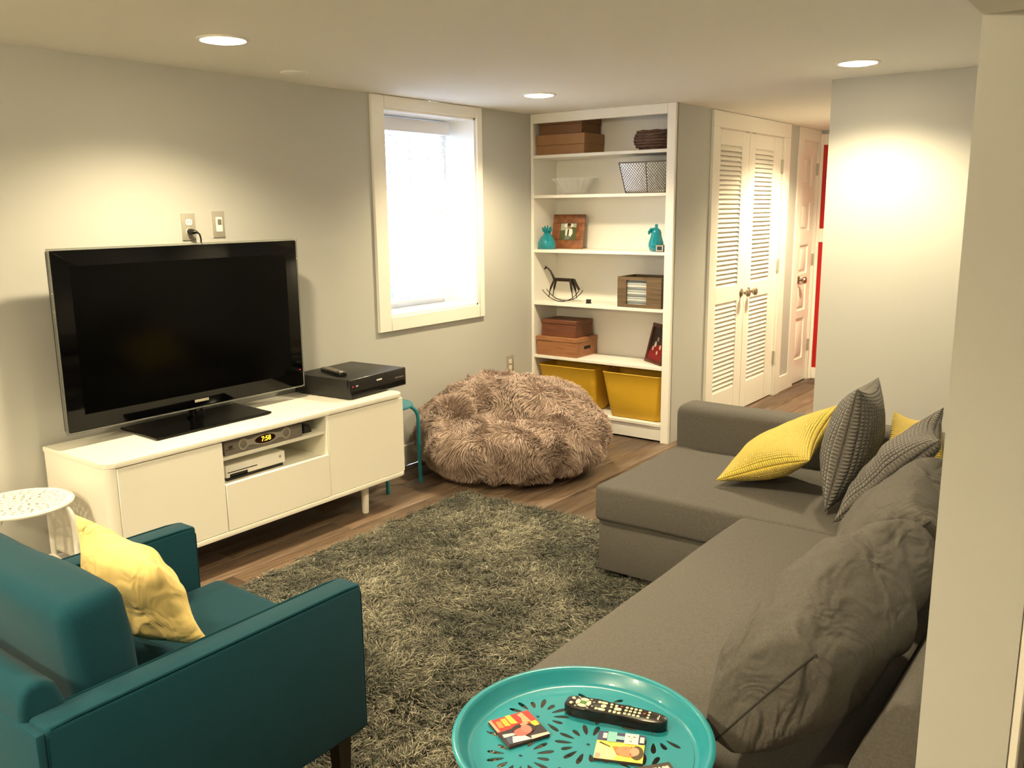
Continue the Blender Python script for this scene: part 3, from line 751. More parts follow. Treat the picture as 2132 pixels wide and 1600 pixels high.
# crate with cases
t = thing('wooden_crate', 'weathered wooden crate with a cut-out front showing stacked white cases', 'crate', (-2.745, 5.17, 0.8805))
cx0, cx1, cy0, cy1, cz0, cz1 = -2.906, -2.585, 5.066, 5.30, 0.8805, 1.080
wx0, wx1, wz0, wz1 = -2.840, -2.693, 0.902, 1.060
obj('front_board', B().box(cx0, wx0, cy0, cy0 + 0.012, cz0, cz1, 0.001, 1).box(wx1, cx1, cy0, cy0 + 0.012, cz0, cz1, 0.001, 1).box(wx0, wx1, cy0, cy0 + 0.012, cz0, wz0, 0.001, 1).box(wx0, wx1, cy0, cy0 + 0.012, wz1, cz1, 0.001, 1), M_WOODG, t)
obj('side_board', B().box(cx0, cx0 + 0.012, cy0 + 0.012, cy1, cz0, cz1, 0.001, 1), M_WOODG, t)
obj('side_board', B().box(cx1 - 0.012, cx1, cy0 + 0.012, cy1, cz0, cz1, 0.001, 1), M_WOODG, t)
obj('back_board', B().box(cx0 + 0.012, cx1 - 0.012, cy1 - 0.012, cy1, cz0, cz1, 0.001, 1), M_WOODG, t)
obj('bottom_board', B().box(cx0 + 0.012, cx1 - 0.012, cy0 + 0.012, cy1 - 0.012, cz0, cz0 + 0.010, 0.001, 1), M_WOODG, t)
z = cz0 + 0.0105; cm = [mat('case_pale_%d' % k, c, 0.35, trans=0.0) for k, c in enumerate(((172, 178, 180), (126, 134, 138), (198, 200, 198)))]
k = 0; cases = []
while z < 1.052:
    hh = 0.0135 + 0.003 * rnd.random(); dx = rnd.uniform(-0.004, 0.004)
    o = obj('media_case', B().box(-2.848 + dx, -2.688 + dx, 5.081, 5.205, z, z + hh - 0.0005, 0.0018, 1).box(-2.849 + dx, -2.687 + dx, 5.0795, 5.083, z + hh * 0.35, z + hh * 0.5), cm[k % 3], None, pivot=(-2.765, 5.14, z))
    cases.append(o); z += hh; k += 1
ORD = ['topmost', 'second', 'third', 'fourth', 'fifth', 'sixth', 'seventh', 'eighth', 'ninth', 'tenth', 'eleventh', 'twelfth', 'thirteenth']
for k, o in enumerate(reversed(cases)):
    tag(o, ('%s pale flat case of the stack in the weathered crate' % ORD[k]) if k == 0 else ('%s pale flat case from the top of the stack in the weathered crate' % ORD[k]), 'case', 'stacked pale cases in the crate')
# wooden boxes
t = shelf_box('wooden_box', 'larger tan wooden box with a handle slot, lower of the pair', 'box', -3.560, -3.215, 5.058, 5.335, 0.5035, 0.638, M_WOODL, 0.606)
Mh = frame_matrix((-3.2185, 5.20, 0.565), (0, 1, 0), (0, 0, 1), (1, 0, 0))
b = B(); b.prism(rrect(0.085, 0.022, 0.006), 0, 0.0012, 'z'); b.xf(Mh); obj('handle_slot', b, M_DARKIN, t, label='dark handle slot')
t = shelf_box('wooden_box', 'smaller reddish wooden box lying on the tan box', 'box', -3.535, -3.240, 5.085, 5.31, 0.6385, 0.755, M_WOODR, 0.728)
# yellow bins
def bin_(label, bx0, bx1, tx0, tx1, ty0, by0):
    t = thing('storage_bin', label, 'storage bin', ((bx0 + bx1) / 2, 5.2, 0.1265), group='mustard storage bins')
    z0, z1, th = 0.1265, 0.435, 0.007
    def ring(x0, x1, y0, y1, r, z): return [(p[0], p[1], z) for p in rrect(x1 - x0, y1 - y0, r, 5, (x0 + x1) / 2, (y0 + y1) / 2)]
    b = B(); R = [ring(bx0 + 0.01, bx1 - 0.01, by0 + 0.01, 5.30, 0.03, z0), ring(bx0, bx1, by0, 5.31, 0.035, z0 + 0.012)]
    for s in (0.33, 0.66, 0.97): R.append(ring(bx0 + (tx0 - bx0) * s, bx1 + (tx1 - bx1) * s, by0 + (ty0 - by0) * s, 5.31 + 0.02 * s, 0.04, z0 + (z1 - z0) * s))
    R.append(ring(tx0 - 0.002, tx1 + 0.002, ty0 - 0.003, 5.332, 0.042, z1 - 0.004)); R.append(ring(tx0, tx1, ty0, 5.33, 0.04, z1))
    R.append(ring(tx0 + th, tx1 - th, ty0 + th, 5.33 - th, 0.035, z1 - 0.002)); R.append(ring(bx0 + th, bx1 - th, by0 + th, 5.31 - th, 0.03, z0 + 0.012))
    vs = [[b.bm.verts.new(p) for p in r_] for r_ in R]
    for a, c in zip(vs, vs[1:]):
        n = len(a)
        for k in range(n): b.bm.faces.new((a[k], a[(k + 1) % n], c[(k + 1) % n], c[k]))
    b.bm.faces.new(vs[0][::-1]); b.bm.faces.new(vs[-1])
    obj('bin_body', b, M_YELBIN, t, ang=50)
bin_('mustard yellow plastic bin behind the fluffy beanbag, bottom shelf', -3.520, -3.098, -3.552, -3.080, 5.066, 5.12)
bin_('mustard yellow plastic bin fully in view beside the bookshelf edge', -2.965, -2.590, -3.025, -2.572, 5.062, 5.085)

# ------------------------------------------------------------------ outlets on the TV wall
def plate(name, label, cat, yc, zc, w_, h_, kind):
    t = thing(name, label, cat, (XL, yc, zc)); M = frame_matrix((XL, yc, zc), (0, 1, 0), (0, 0, 1), (1, 0, 0))
    obj('cover_plate', B().box(-w_ / 2, w_ / 2, -h_ / 2, h_ / 2, 0, 0.006, 0.002, 2, M=M), M_STEEL, t)
    if kind == 'outlet':
        for s in (1, -1):
            b = B(); b.prism(rrect(0.032, 0.028, 0.011), 0.006, 0.009, 'z'); b.xf(Matrix.Translation((0, s * 0.021, 0))); b.xf(M); o = obj('socket', b, M_WHITEP, t)
            b = B(); b.box(-0.008, -0.006, s * 0.021 - 0.003, s * 0.021 + 0.006, 0.0085, 0.0094, M=M).box(0.006, 0.008, s * 0.021 - 0.003, s * 0.021 + 0.006, 0.0085, 0.0094, M=M)
            obj('slot', b, M_BLACKM, o, smooth=False)
    else:
        obj('rocker_switch', B().box(-0.017, 0.017, -0.034, 0.034, 0.006, 0.010, 0.0015, 1, M=M), M_WHITEP, t)
        obj('dimmer_slider', B().box(-0.010, 0.010, 0.0, 0.024, 0.010, 0.015, 0.002, 1, M=M), M_GREYP, t)
    return t
plate('wall_outlet', 'steel wall outlet with a black plug above the TV', 'outlet', 2.369, 1.458, 0.070, 0.120, 'outlet')
plate('wall_switch', 'steel switch plate with one white rocker above the TV', 'switch', 2.528, 1.466, 0.064, 0.121, 'switch')
plate('wall_outlet', 'steel double outlet low on the wall above the beanbag', 'outlet', 4.790, 0.467, 0.078, 0.122, 'outlet')
t = thing('power_cord', 'black plug and cord running down behind the TV', 'cord', (XL + 0.01, 2.372, 1.437))
obj('plug', B().tube([(XL + 0.009, 2.368, 1.437), (XL + 0.022, 2.368, 1.437), (XL + 0.036, 2.372, 1.436), (XL + 0.044, 2.385, 1.434)], [0.014, 0.014, 0.011, 0.006], 12), M_BLACKS, t)
obj('cord', B().tube([(XL + 0.044, 2.385, 1.434), (XL + 0.046, 2.394, 1.424), (XL + 0.044, 2.400, 1.405), (XL + 0.042, 2.401, 1.37), (XL + 0.04, 2.398, 1.28), (XL + 0.035, 2.390, 1.0), (XL + 0.03, 2.38, 0.7)], 0.004, 8), M_BLACKS, t)

# ------------------------------------------------------------------ TV stand
SYA, SYB, SXF, SXB = 1.612, 3.222, -3.100, -3.575
t = ts = thing('tv_stand', 'long low white TV stand on round legs with a centre compartment', 'tv stand', ((SXF + SXB) / 2, 2.417, 0))
def slabpoly(y0, y1, x0, x1, r):
    """plan outline with both front corners rounded (front is +x)"""
    p = [(x0, y0)]
    for k in range(9):
        a = -PI / 2 + PI / 2 * k / 8; p.append((x1 - r + r * math.cos(a), y0 + r + r * math.sin(a)))
    for k in range(9):
        a = PI / 2 * k / 8; p.append((x1 - r + r * math.cos(a), y1 - r + r * math.sin(a)))
    return p + [(x0, y1)]
obj('top_panel', B().prism(slabpoly(SYA, SYB, SXB, SXF, 0.05), 0.579, 0.600, 'z', 0.002, 1), M_LACQ, ts)
obj('bottom_panel', B().prism(slabpoly(SYA + 0.002, SYB - 0.002, SXB, SXF, 0.035), 0.160, 0.180, 'z', 0.002, 1), M_LACQ, ts)
def sidepoly(y0, sgn):
    r = 0.03; p = [(SXB, y0), (SXF - 0.006 - r, y0)]
    for k in range(1, 9):
        a = PI / 2 * k / 8; p.append((SXF - 0.006 - r + r * math.sin(a), y0 + sgn * (r - r * math.cos(a))))
    p += [(SXF - 0.006, y0 + sgn * 0.04), (SXF - 0.03, y0 + sgn * 0.04), (SXF - 0.05, y0 + sgn * 0.018), (SXB, y0 + sgn * 0.018)]
    return p
obj('side_panel', B().prism(sidepoly(SYA + 0.004, 1), 0.180, 0.578, 'z'), M_LACQ, ts, ang=30)
obj('side_panel', B().prism(sidepoly(SYB - 0.004, -1), 0.180, 0.578, 'z'), M_LACQ, ts, ang=30)
obj('back_panel', B().box(SXB, SXB + 0.006, SYA + 0.02, SYB - 0.02, 0.18, 0.578), M_LACQIN, ts, smooth=False)
obj('divider', B().box(SXB + 0.006, SXF - 0.022, 2.108, 2.124, 0.18, 0.578, 0.001, 1), M_LACQIN, ts)
obj('divider', B().box(SXB + 0.006, SXF - 0.004, 2.692, 2.712, 0.18, 0.578, 0.001, 1), M_LACQIN, ts)
obj('shelf', B().box(SXB + 0.006, SXF - 0.018, 2.124, 2.692, 0.489, 0.503, 0.001, 1), M_LACQIN, ts)
obj('compartment_floor', B().box(SXB + 0.006, SXF - 0.022, 2.124, 2.692, 0.365, 0.380, 0.001, 1), M_LACQIN, ts)
obj('door', B().box(SXF - 0.021, SXF - 0.003, SYA + 0.046, 2.122, 0.183, 0.574, 0.0015, 1), M_LACQ, ts)
obj('door', B().box(SXF - 0.021, SXF - 0.003, 2.700, SYB - 0.012, 0.183, 0.574, 0.0015, 1), M_LACQ, ts)
obj('drawer', B().box(SXF - 0.021, SXF - 0.001, 2.1245, 2.698, 0.183, 0.388, 0.0015, 1), M_LACQ, ts)
for (lx, ly) in ((-3.175, 2.985), (-3.175, 1.85), (-3.51, 2.985), (-3.51, 1.85)):
    obj('leg', B().lathe([(0, 0), (0.0155, 0), (0.017, 0.004), (0.0215, 0.160), (0, 0.160)], (lx, ly, 0), 20), M_LACQ, ts)

# ------------------------------------------------------------------ TV
t = tv = thing('television', 'large flat glossy black television with a clear edge on a glass foot', 'television', (-3.42, 2.24, 0.600))
TX = -3.42; ty0, ty1, tz0, tz1 = 1.642, 2.842, 0.660, 1.392
Mt = frame_matrix((TX, (ty0 + ty1) / 2, (tz0 + tz1) / 2), (0, 1, 0), (0, 0, 1), (1, 0, 0))
W_, H_ = ty1 - ty0, tz1 - tz0
b = B(); b.prism(rrect(W_ - 0.016, H_ - 0.016, 0.006), -0.035, 0.0, 'z', 0.003, 2); b.xf(Mt); obj('bezel', b, M_BLACKG, tv)
b = B(); b.prism(rrect(W_ - 0.10, H_ - 0.12, 0.05), -0.072, -0.035, 'z', 0.012, 2); b.xf(Mt); obj('rear_shell', b, M_BLACKM, tv)
b = B()
for (x0, x1, y0, y1) in ((-W_ / 2, W_ / 2, -H_ / 2, -H_ / 2 + 0.008), (-W_ / 2, W_ / 2, H_ / 2 - 0.008, H_ / 2), (-W_ / 2, -W_ / 2 + 0.008, -H_ / 2 + 0.008, H_ / 2 - 0.008), (W_ / 2 - 0.008, W_ / 2, -H_ / 2 + 0.008, H_ / 2 - 0.008)):
    b.box(x0, x1, y0, y1, -0.014, 0.001, 0.002, 1, M=Mt)
obj('clear_edge', b, M_CLEAR, tv)
obj('screen', B().box(TX - 0.0005, TX + 0.0008, 1.721, 2.767, 0.732, 1.322), M_SCREEN, tv, smooth=False)
obj('logo', B().box(TX, TX + 0.0016, 2.216, 2.288, 0.690, 0.702, 0.0006, 1), M_SILVP, tv, label='small silver maker mark')
obj('standby_light', B().lathe([(0, 0.0015), (0.0018, 0.001), (0.002, 0)], (0, 0, 0), 10, M=frame_matrix((TX, 2.816, 0.749), (0, 1, 0), (0, 0, 1), (1, 0, 0))), M_LEDR, tv)
b = B(); b.prism([(-3.565, 1.94), (-3.262, 1.925), (-3.270, 2.512), (-3.572, 2.53)], 0.604, 0.613, 'z', 0.002, 1); obj('glass_foot', b, M_BLACKG, tv)
b = B()
for (fx, fy) in ((-3.53, 1.98), (-3.30, 1.97), (-3.30, 2.47), (-3.53, 2.48)): b.cyl((fx, fy, 0.600), (fx, fy, 0.605), 0.012, n=12)
obj('foot_pad', b, M_BLACKM, tv)
obj('neck', B().lathe([(0, 0.612), (0.040, 0.612), (0.040, 0.622), (0.030, 0.628), (0.030, 0.70), (0, 0.70)], (-3.455, 2.24, 0), 28), M_BLACKG, tv)

# ------------------------------------------------------------------ electronics
t = thing('disc_recorder', 'wide black disc recorder overhanging the end of the white TV stand', 'disc recorder', (-3.37, 3.13, 0.600))
def rotz(cx, cy, a): return Matrix.Translation((cx, cy, 0)) @ Matrix.Rotation(a, 4, 'Z')
Mr = rotz(-3.175, 2.915, math.radians(4.0))     # front-near corner; local x goes back (-), y along the front
b = B(); b.box(-0.385, -0.022, 0.004, 0.431, 0.606, 0.702, 0.003, 2, M=Mr); obj('case', b, M_BLACKM, t)
b = B(); b.box(-0.022, 0.0, 0.0, 0.435, 0.607, 0.703, 0.006, 3, M=Mr); obj('front_panel', b, M_BLACKS, t)
b = B(); b.box(-0.001, 0.003, 0.012, 0.423, 0.612, 0.640, 0.002, 1, M=Mr); obj('front_flap', b, M_BLACKG, t)
b = B(); b.box(-0.001, 0.0012, 0.200, 0.240, 0.668, 0.675, M=Mr); obj('logo', b, M_WHITEP, t, smooth=False)
b = B(); b.box(-0.001, 0.0015, 0.045, 0.062, 0.662, 0.670, 0.001, 1, M=Mr); obj('power_button', b, M_SILVP, t)
b = B(); b.box(-0.001, 0.0015, 0.022, 0.0255, 0.664, 0.6675, M=Mr); obj('power_light', b, M_LEDR, t, smooth=False)
b = B()
for k in range(4): b.box(-0.001, 0.0012, 0.345 + k * 0.018, 0.358 + k * 0.018, 0.655, 0.662, M=Mr)
obj('button', b, M_GREYP, t, smooth=False)
b = B()
for (px_, py_) in ((-0.35, 0.05), (-0.05, 0.05), (-0.35, 0.28), (-0.06, 0.28)): b.box(px_ - 0.015, px_ + 0.015, py_ - 0.015, py_ + 0.015, 0.600, 0.607, M=Mr)
obj('foot', b, M_BLACKM, t, smooth=False)
t = thing('small_remote', 'small black remote lying on the disc recorder', 'remote control', (-3.38, 3.0, 0.7025))
Ms = Matrix.Translation((-3.385, 3.003, 0.7025)) @ Matrix.Rotation(math.atan2(-0.06, 0.215), 4, 'Z')
b = B(); b.prism(rrect(0.225, 0.048, 0.018), 0, 0.020, 'z', 0.004, 2); b.xf(Ms); obj('remote_body', b, M_BLACKS, t)
b = B()
for i in range(7):
    for j in range(3): b.box(-0.075 + i * 0.02, -0.063 + i * 0.02, -0.014 + j * 0.011, -0.006 + j * 0.011, 0.0195, 0.0215, M=Ms)
obj('key', b, M_GREYP, t, smooth=False)
b = B(); b.prism(ell(0.085, 0, 0.012, 0.012), 0.0195, 0.022, 'z'); b.xf(Ms); obj('dial', b, M_SILVP, t)

t = thing('cable_box', 'grey cable box with amber clock digits in the upper compartment', 'cable box', (-3.25, 2.36, 0.5035))
X = -3.128
obj('case', B().box(-3.40, X - 0.012, 2.150, 2.566, 0.5055, 0.566, 0.002, 1), M_BLACKM, t)
obj('front_panel', B().box(X - 0.012, X, 2.148, 2.568, 0.5045, 0.567, 0.002, 1), M_GREYP, t)
Mf = frame_matrix((X, 2.358, 0.539), (0, 1, 0), (0, 0, 1), (1, 0, 0))
def dumb():
    pts = []
    n = 40
    for k in range(n):
        y = -0.142 + 0.284 * k / (n - 1)
        pts.append(y)
    def half(y):
        a = max(0.0, 0.026 ** 2 - (abs(y) - 0.116) ** 2) ** 0.5 if abs(abs(y) - 0.116) < 0.026 else 0
        c = 0.024 * max(0.0, 1 - (y / 0.075) ** 2) ** 0.5 if abs(y) < 0.075 else 0
        return max(a, c, 0.012 if abs(y) < 0.12 else 0.0)
    top = [(y, half(y)) for y in pts]; bot = [(y, -half(y)) for y in reversed(pts)]
    out = top + bot[1:-1]
    return out
b = B(); b.prism(dumb(), 0.0, 0.003, 'z', 0.0006, 1); b.xf(Mf); obj('silver_surround', b, M_SILVP, t, label='silver dumbbell-shaped surround')
for s in (-1, 1):
    b = B(); b.lathe([(0, 0.006), (0.006, 0.0065), (0.015, 0.004), (0.018, 0.003)], (s * 0.116, 0, 0), 24, M=Mf); obj('dial_button', b, M_GREYP, t)
b = B(); b.prism(ell(0, 0, 0.055, 0.0185, 28), 0.003, 0.0038, 'z'); b.xf(Mf); dsp = obj('display', b, M_MAROON, t)
b = B().merge(text_mesh('7:58', 0.030, 0.0002, 0.0006), Mf @ Matrix.Translation((0.004, 0, 0.0042))); obj('clock_digits', b, M_LEDA, dsp, smooth=False)
b = B(); b.box(-0.205, -0.16, -0.012, -0.009, 0, 0.0008, M=Mf).box(-0.19, -0.17, -0.006, 0.006, 0, 0.0008, M=Mf).box(0.155, 0.203, 0.012, 0.0135, 0, 0.0008, M=Mf); obj('front_print', b, flat((60, 56, 50)), t, smooth=False)
t = thing('black_gadget', 'small rounded black device at the right of the cable box', 'gadget', (-3.17, 2.62, 0.5035))
pr = [(0.0, 0.0), (0.052, 0.0), (0.050, 0.018), (0.038, 0.036), (0.022, 0.044), (0.006, 0.044), (0.0, 0.036)]
b = B(); b.prism([(2.594 + p[0], 0.5035 + p[1]) for p in pr], -3.23, -3.155, 'x', 0.003, 2); obj('shell', b, M_BLACKS, t)
obj('speaker_face', B().prism([(2.600 + p[0] * 0.8, 0.507 + p[1] * 0.8) for p in pr], -3.156, -3.1535, 'x'), M_BLACKM, t)
t = thing('game_console', 'flat white game console in the lower compartment', 'game console', (-3.30, 2.325, 0.3805))
X = -3.158
obj('upper_shell', B().box(-3.38, X, 2.168, 2.484, 0.396, 0.450, 0.003, 2), M_WHITEP, t)
obj('lower_shell', B().box(-3.375, X - 0.006, 2.174, 2.476, 0.3805, 0.3965, 0.001, 1), M_BLACKS, t)
obj('disc_slot', B().box(X - 0.001, X + 0.0008, 2.175, 2.330, 0.4165, 0.4205), M_BLACKS, t, smooth=False)
obj('front_window', B().box(X - 0.001, X + 0.001, 2.186, 2.278, 0.394, 0.410), M_BLACKG, t, smooth=False)
b = B(); b.lathe([(0, 0.002), (0.006, 0.0018), (0.007, 0)], (0, 0, 0), 18, M=frame_matrix((X, 2.457, 0.428), (0, 1, 0), (0, 0, 1), (1, 0, 0))); obj('power_button', b, M_SILVP, t)

# ------------------------------------------------------------------ stools
def stool(name, label, cx, cy, z, r, m, holes, foot, reach):
    t = thing(name, label, 'stool', (cx, cy, 0), group=None)
    spl = [[(r * math.cos(2 * PI * k / 72), r * math.sin(2 * PI * k / 72)) for k in range(72)]]
    if holes:
        for ring, nn, rl, rw in ((0.022, 6, 0.008, 0.004), (0.045, 10, 0.010, 0.0042), (0.070, 14, 0.010, 0.0048), (0.095, 20, 0.009, 0.0046), (0.120, 26, 0.009, 0.0045), (0.142, 30, 0.007, 0.0042)):
            if ring > r - 0.02: continue
            for k in range(nn):
                a = 2 * PI * k / nn + ring * 31; ca, sa = math.cos(a), math.sin(a)
                th = a + (0.6 if k % 2 else -0.5); ct, st = math.cos(th), math.sin(th)
                spl.append([(ring * ca + 1.25 * rl * math.cos(q) * ct - 1.25 * rw * math.sin(q) * st, ring * sa + 1.25 * rl * math.cos(q) * st + 1.25 * rw * math.sin(q) * ct) for q in [2 * PI * j / 9 for j in range(9)]])
    me = curve_mesh(spl, 0.0015, z - 0.003); me.transform(Matrix.Translation((cx, cy, 0)))
    obj('seat', me, m, t)
    b = B(); b.tube([(cx + r * math.cos(2 * PI * k / 60), cy + r * math.sin(2 * PI * k / 60), z - 0.008) for k in range(60)], 0.008, 8, closed=True); obj('seat_rim', b, m, t)
    for k in range(4):
        a = foot + k * PI / 2; d = Vector((math.cos(a), math.sin(a), 0)); c = Vector((cx, cy, 0)); up = Vector((0, 0, 1))
        pts = [c + d * (r * 0.45) + up * (z - 0.016), c + d * (r * 0.82) + up * (z - 0.018)]
        for q in range(1, 8):
            th = PI / 2 * q / 7
            pts.append(c + d * (r * 0.82 + (reach - r * 0.82) * math.sin(th)) + up * (z - 0.018 - 0.075 * (1 - math.cos(th))))
        pts += [c + d * reach + up * 0.2, c + d * (reach + 0.004) + up * 0.004]
        lg = obj('leg', B().tube(pts, 0.0105, 12), m, t)
        obj('foot_cap', B().cyl(c + d * (reach + 0.004), c + d * (reach + 0.004) + up * 0.02, 0.0125, n=12), m, lg)
    ring = [(cx + (reach - 0.004) * math.cos(foot + k * PI / 2), cy + (reach - 0.004) * math.sin(foot + k * PI / 2), 0.19) for k in range(4)]
    for k in range(4 if holes else 0): obj('stretcher', B().cyl(ring[k], ring[(k + 1) % 4], 0.0055, n=8), m, t)
    return t
stool('white_stool', 'white round metal stool with a pierced lace seat left of the TV stand', -3.335, 1.405, 0.472, 0.170, M_WHITEP, True, math.radians(38), 0.185)
stool('teal_stool', 'teal metal stool half hidden between TV stand and beanbag', -3.430, 3.405, 0.462, 0.150, M_TEALP, False, math.radians(45), 0.183)

# ------------------------------------------------------------------ beanbag
bc = Vector((-3.045, 4.075, 0)); bR = 0.55; bd = Vector((-0.40, 0.917, 0)); bs_ = Vector((0.917, 0.40, 0))
t = bean = thing('beanbag', 'big fluffy taupe fur beanbag chair in the corner by the bookshelf', 'beanbag', tuple(bc))
def bean_pt(a, e):
    """a: azimuth, e: elevation -pi/2..pi/2"""
    ce, se = math.cos(e), math.sin(e)
    k = abs(ce) ** 0.5
    x_, y_ = math.cos(a) * k, math.sin(a) * k
    s = x_ * bd.x + y_ * bd.y; q = x_ * bs_.x + y_ * bs_.y
    if se >= 0:
        front = 0.345 - 0.05 * (s + 0.55) ** 2
        back = 0.515 - 0.16 * max(0, abs(q) - 0.3) ** 2 - 0.12 * (s - 0.3) ** 2 - 0.05 * max(0, q)
        edge = s + 0.16 + (0.75 if q < 0 else 0.45) * q * q
        w_ = 1 / (1 + math.exp(-edge * 13))
        top = front * (1 - w_) + back * w_
        crease = 0.12 * math.exp(-((edge + 0.08) / 0.10) ** 2) * math.exp(-(q / 0.55) ** 4)
        z = 0.20 + (top - 0.20) * se ** 0.62 - crease * se ** 2
    else:
        z = 0.20 + 0.195 * se
        kk = 1 - 0.08 * (se * se); x_ *= kk; y_ *= kk
    R = bR * (1 + 0.02 * math.sin(3 * a + 1) + 0.012 * math.sin(7 * a))
    p = Vector((bc.x + x_ * R, bc.y + y_ * R, max(0.004, z)))
    p.x = max(p.x, XL + 0.045)
    n_ = noise.noise(p * 5) * 0.008 + noise.noise(p * 12) * 0.006
    p.z += n_ if z > 0.08 else 0
    return p
NA, NE = 120, 60
b = B(); rows_ = []
for j in range(NE + 1):
    e = -PI / 2 + PI * j / NE
    if j in (0, NE): rows_.append([b.bm.verts.new(bean_pt(0, e))])
    else: rows_.append([b.bm.verts.new(bean_pt(2 * PI * i / NA, e)) for i in range(NA)])
for a_, c_2 in zip(rows_, rows_[1:]):
    for i in range(NA):
        i2 = (i + 1) % NA
        if len(a_) == 1: b.bm.faces.new((a_[0], c_2[i2], c_2[i]))
        elif len(c_2) == 1: b.bm.faces.new((a_[i], a_[i2], c_2[0]))
        else: b.bm.faces.new((a_[i], a_[i2], c_2[i2], c_2[i]))
ob = obj('bag', b, M_FURB, bean, ang=180)
me = ob.data
me.calc_loop_triangles()
tris = np.array([lt.vertices[:] for lt in me.loop_triangles]); co = np.array([v.co[:] for v in me.vertices]); nv = np.array([v.normal[:] for v in me.vertices])
A, Bv, Cv = co[tris[:, 0]], co[tris[:, 1]], co[tris[:, 2]]
area = 0.5 * np.linalg.norm(np.cross(Bv - A, Cv - A), axis=1)
rg = np.random.default_rng(5); NF = 95000
ti = rg.choice(len(tris), NF, p=area / area.sum()); u = rg.random((NF, 2)); fl2 = u.sum(1) > 1; u[fl2] = 1 - u[fl2]
pos = A[ti] * (1 - u.sum(1))[:, None] + Bv[ti] * u[:, :1] + Cv[ti] * u[:, 1:]
nor = nv[tris[ti, 0]]; nor /= np.linalg.norm(nor, axis=1)[:, None] + 1e-9
keep = pos[:, 2] > 0.012; pos, nor = pos[keep], nor[keep]; n = len(pos)
cl = np.stack([smooth_noise(pos[:, [0, 2]] + pos[:, [1, 1]] * 0.7, 11, 26), smooth_noise(pos[:, [1, 2]], 12, 26), smooth_noise(pos[:, [0, 1]], 13, 26)], 1)
dirs = nor * 0.75 + cl * 0.42 + rg.normal(size=(n, 3)) * 0.14 + np.array([0, 0, -0.25]); dirs /= np.linalg.norm(dirs, axis=1)[:, None]
bend = np.array([0.0, 0, -0.55])[None, :] + cl * 0.75 + nor * 0.15
lo_ = np.clip(pos[:, 2] / 0.05, 0.45, 1)
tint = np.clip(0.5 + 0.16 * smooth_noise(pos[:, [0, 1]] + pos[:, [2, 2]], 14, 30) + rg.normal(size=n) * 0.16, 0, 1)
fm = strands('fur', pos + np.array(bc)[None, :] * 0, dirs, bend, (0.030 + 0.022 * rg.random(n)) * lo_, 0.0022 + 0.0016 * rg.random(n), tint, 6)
fco = np.empty(len(fm.vertices) * 3, dtype=np.float32); fm.vertices.foreach_get('co', fco); fco = fco.reshape(-1, 3)
fco[:, 2] = np.maximum(fco[:, 2], 0.003); fco[:, 0] = np.maximum(fco[:, 0], XL + 0.018 - bc.x)
fm.vertices.foreach_set('co', fco.ravel())
fo = bpy.data.objects.new('fur', fm); COL.objects.link(fo); fo.parent = bean; fm.materials.append(M_FUR); fo['kind'] = 'stuff'

# ------------------------------------------------------------------ rug
RX0, RX1, RY0, RY1 = -2.925, -0.98, 0.95, 3.485
t = rug = thing('shag_rug', 'thick grey-green shag rug on the wood floor', 'rug', ((RX0 + RX1) / 2, (RY0 + RY1) / 2, 0))
obj('backing', B().box(RX0 + 0.01, RX1 - 0.01, RY0 + 0.01, RY1 - 0.01, 0.0005, 0.012, 0.003, 1), M_RUGB, rug)
rg = np.random.default_rng(21); st = 0.0052
gx, gy = np.meshgrid(np.arange(RX0, RX1, st), np.arange(RY0, RY1, st)); pos = np.stack([gx.ravel(), gy.ravel(), np.full(gx.size, 0.011)], 1)
pos[:, :2] += rg.normal(size=(len(pos), 2)) * 0.0035
pos = pos[~((pos[:, 0] > -1.07) & (pos[:, 1] > 1.6)) & ~((pos[:, 0] > -1.70) & (pos[:, 1] > 3.02))]; n = len(pos); xy = pos[:, :2]
l1 = np.stack([smooth_noise(xy, 31, 7), smooth_noise(xy, 32, 7), np.zeros(n)], 1); l2 = np.stack([smooth_noise(xy, 33, 42), smooth_noise(xy, 34, 42), np.zeros(n)], 1)
dirs = l1 * 0.55 + l2 * 0.6 + rg.normal(size=(n, 3)) * 0.25 + np.array([0.05, -0.05, 1.0]); dirs[:, 2] = np.abs(dirs[:, 2]); dirs /= np.linalg.norm(dirs, axis=1)[:, None]
bend = l1 * 0.5 + l2 * 0.7 + rg.normal(size=(n, 3)) * 0.65; bend[:, 2] = -0.15
patch = smooth_noise(xy, 35, 9) * 0.5 + smooth_noise(xy, 36, 20) * 0.35  # dark patches put the shade of the pile's lay into the tint
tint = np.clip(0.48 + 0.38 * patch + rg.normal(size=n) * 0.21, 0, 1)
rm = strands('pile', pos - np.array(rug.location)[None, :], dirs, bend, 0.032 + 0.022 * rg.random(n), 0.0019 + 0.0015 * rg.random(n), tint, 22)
rco = np.empty(len(rm.vertices) * 3, dtype=np.float32); rm.vertices.foreach_get('co', rco); rco = rco.reshape(-1, 3); rco[:, 2] = np.maximum(rco[:, 2], 0.003); rm.vertices.foreach_set('co', rco.ravel())
ro = bpy.data.objects.new('pile', rm); COL.objects.link(ro); ro.parent = rug; rm.materials.append(M_RUG); ro['kind'] = 'stuff'

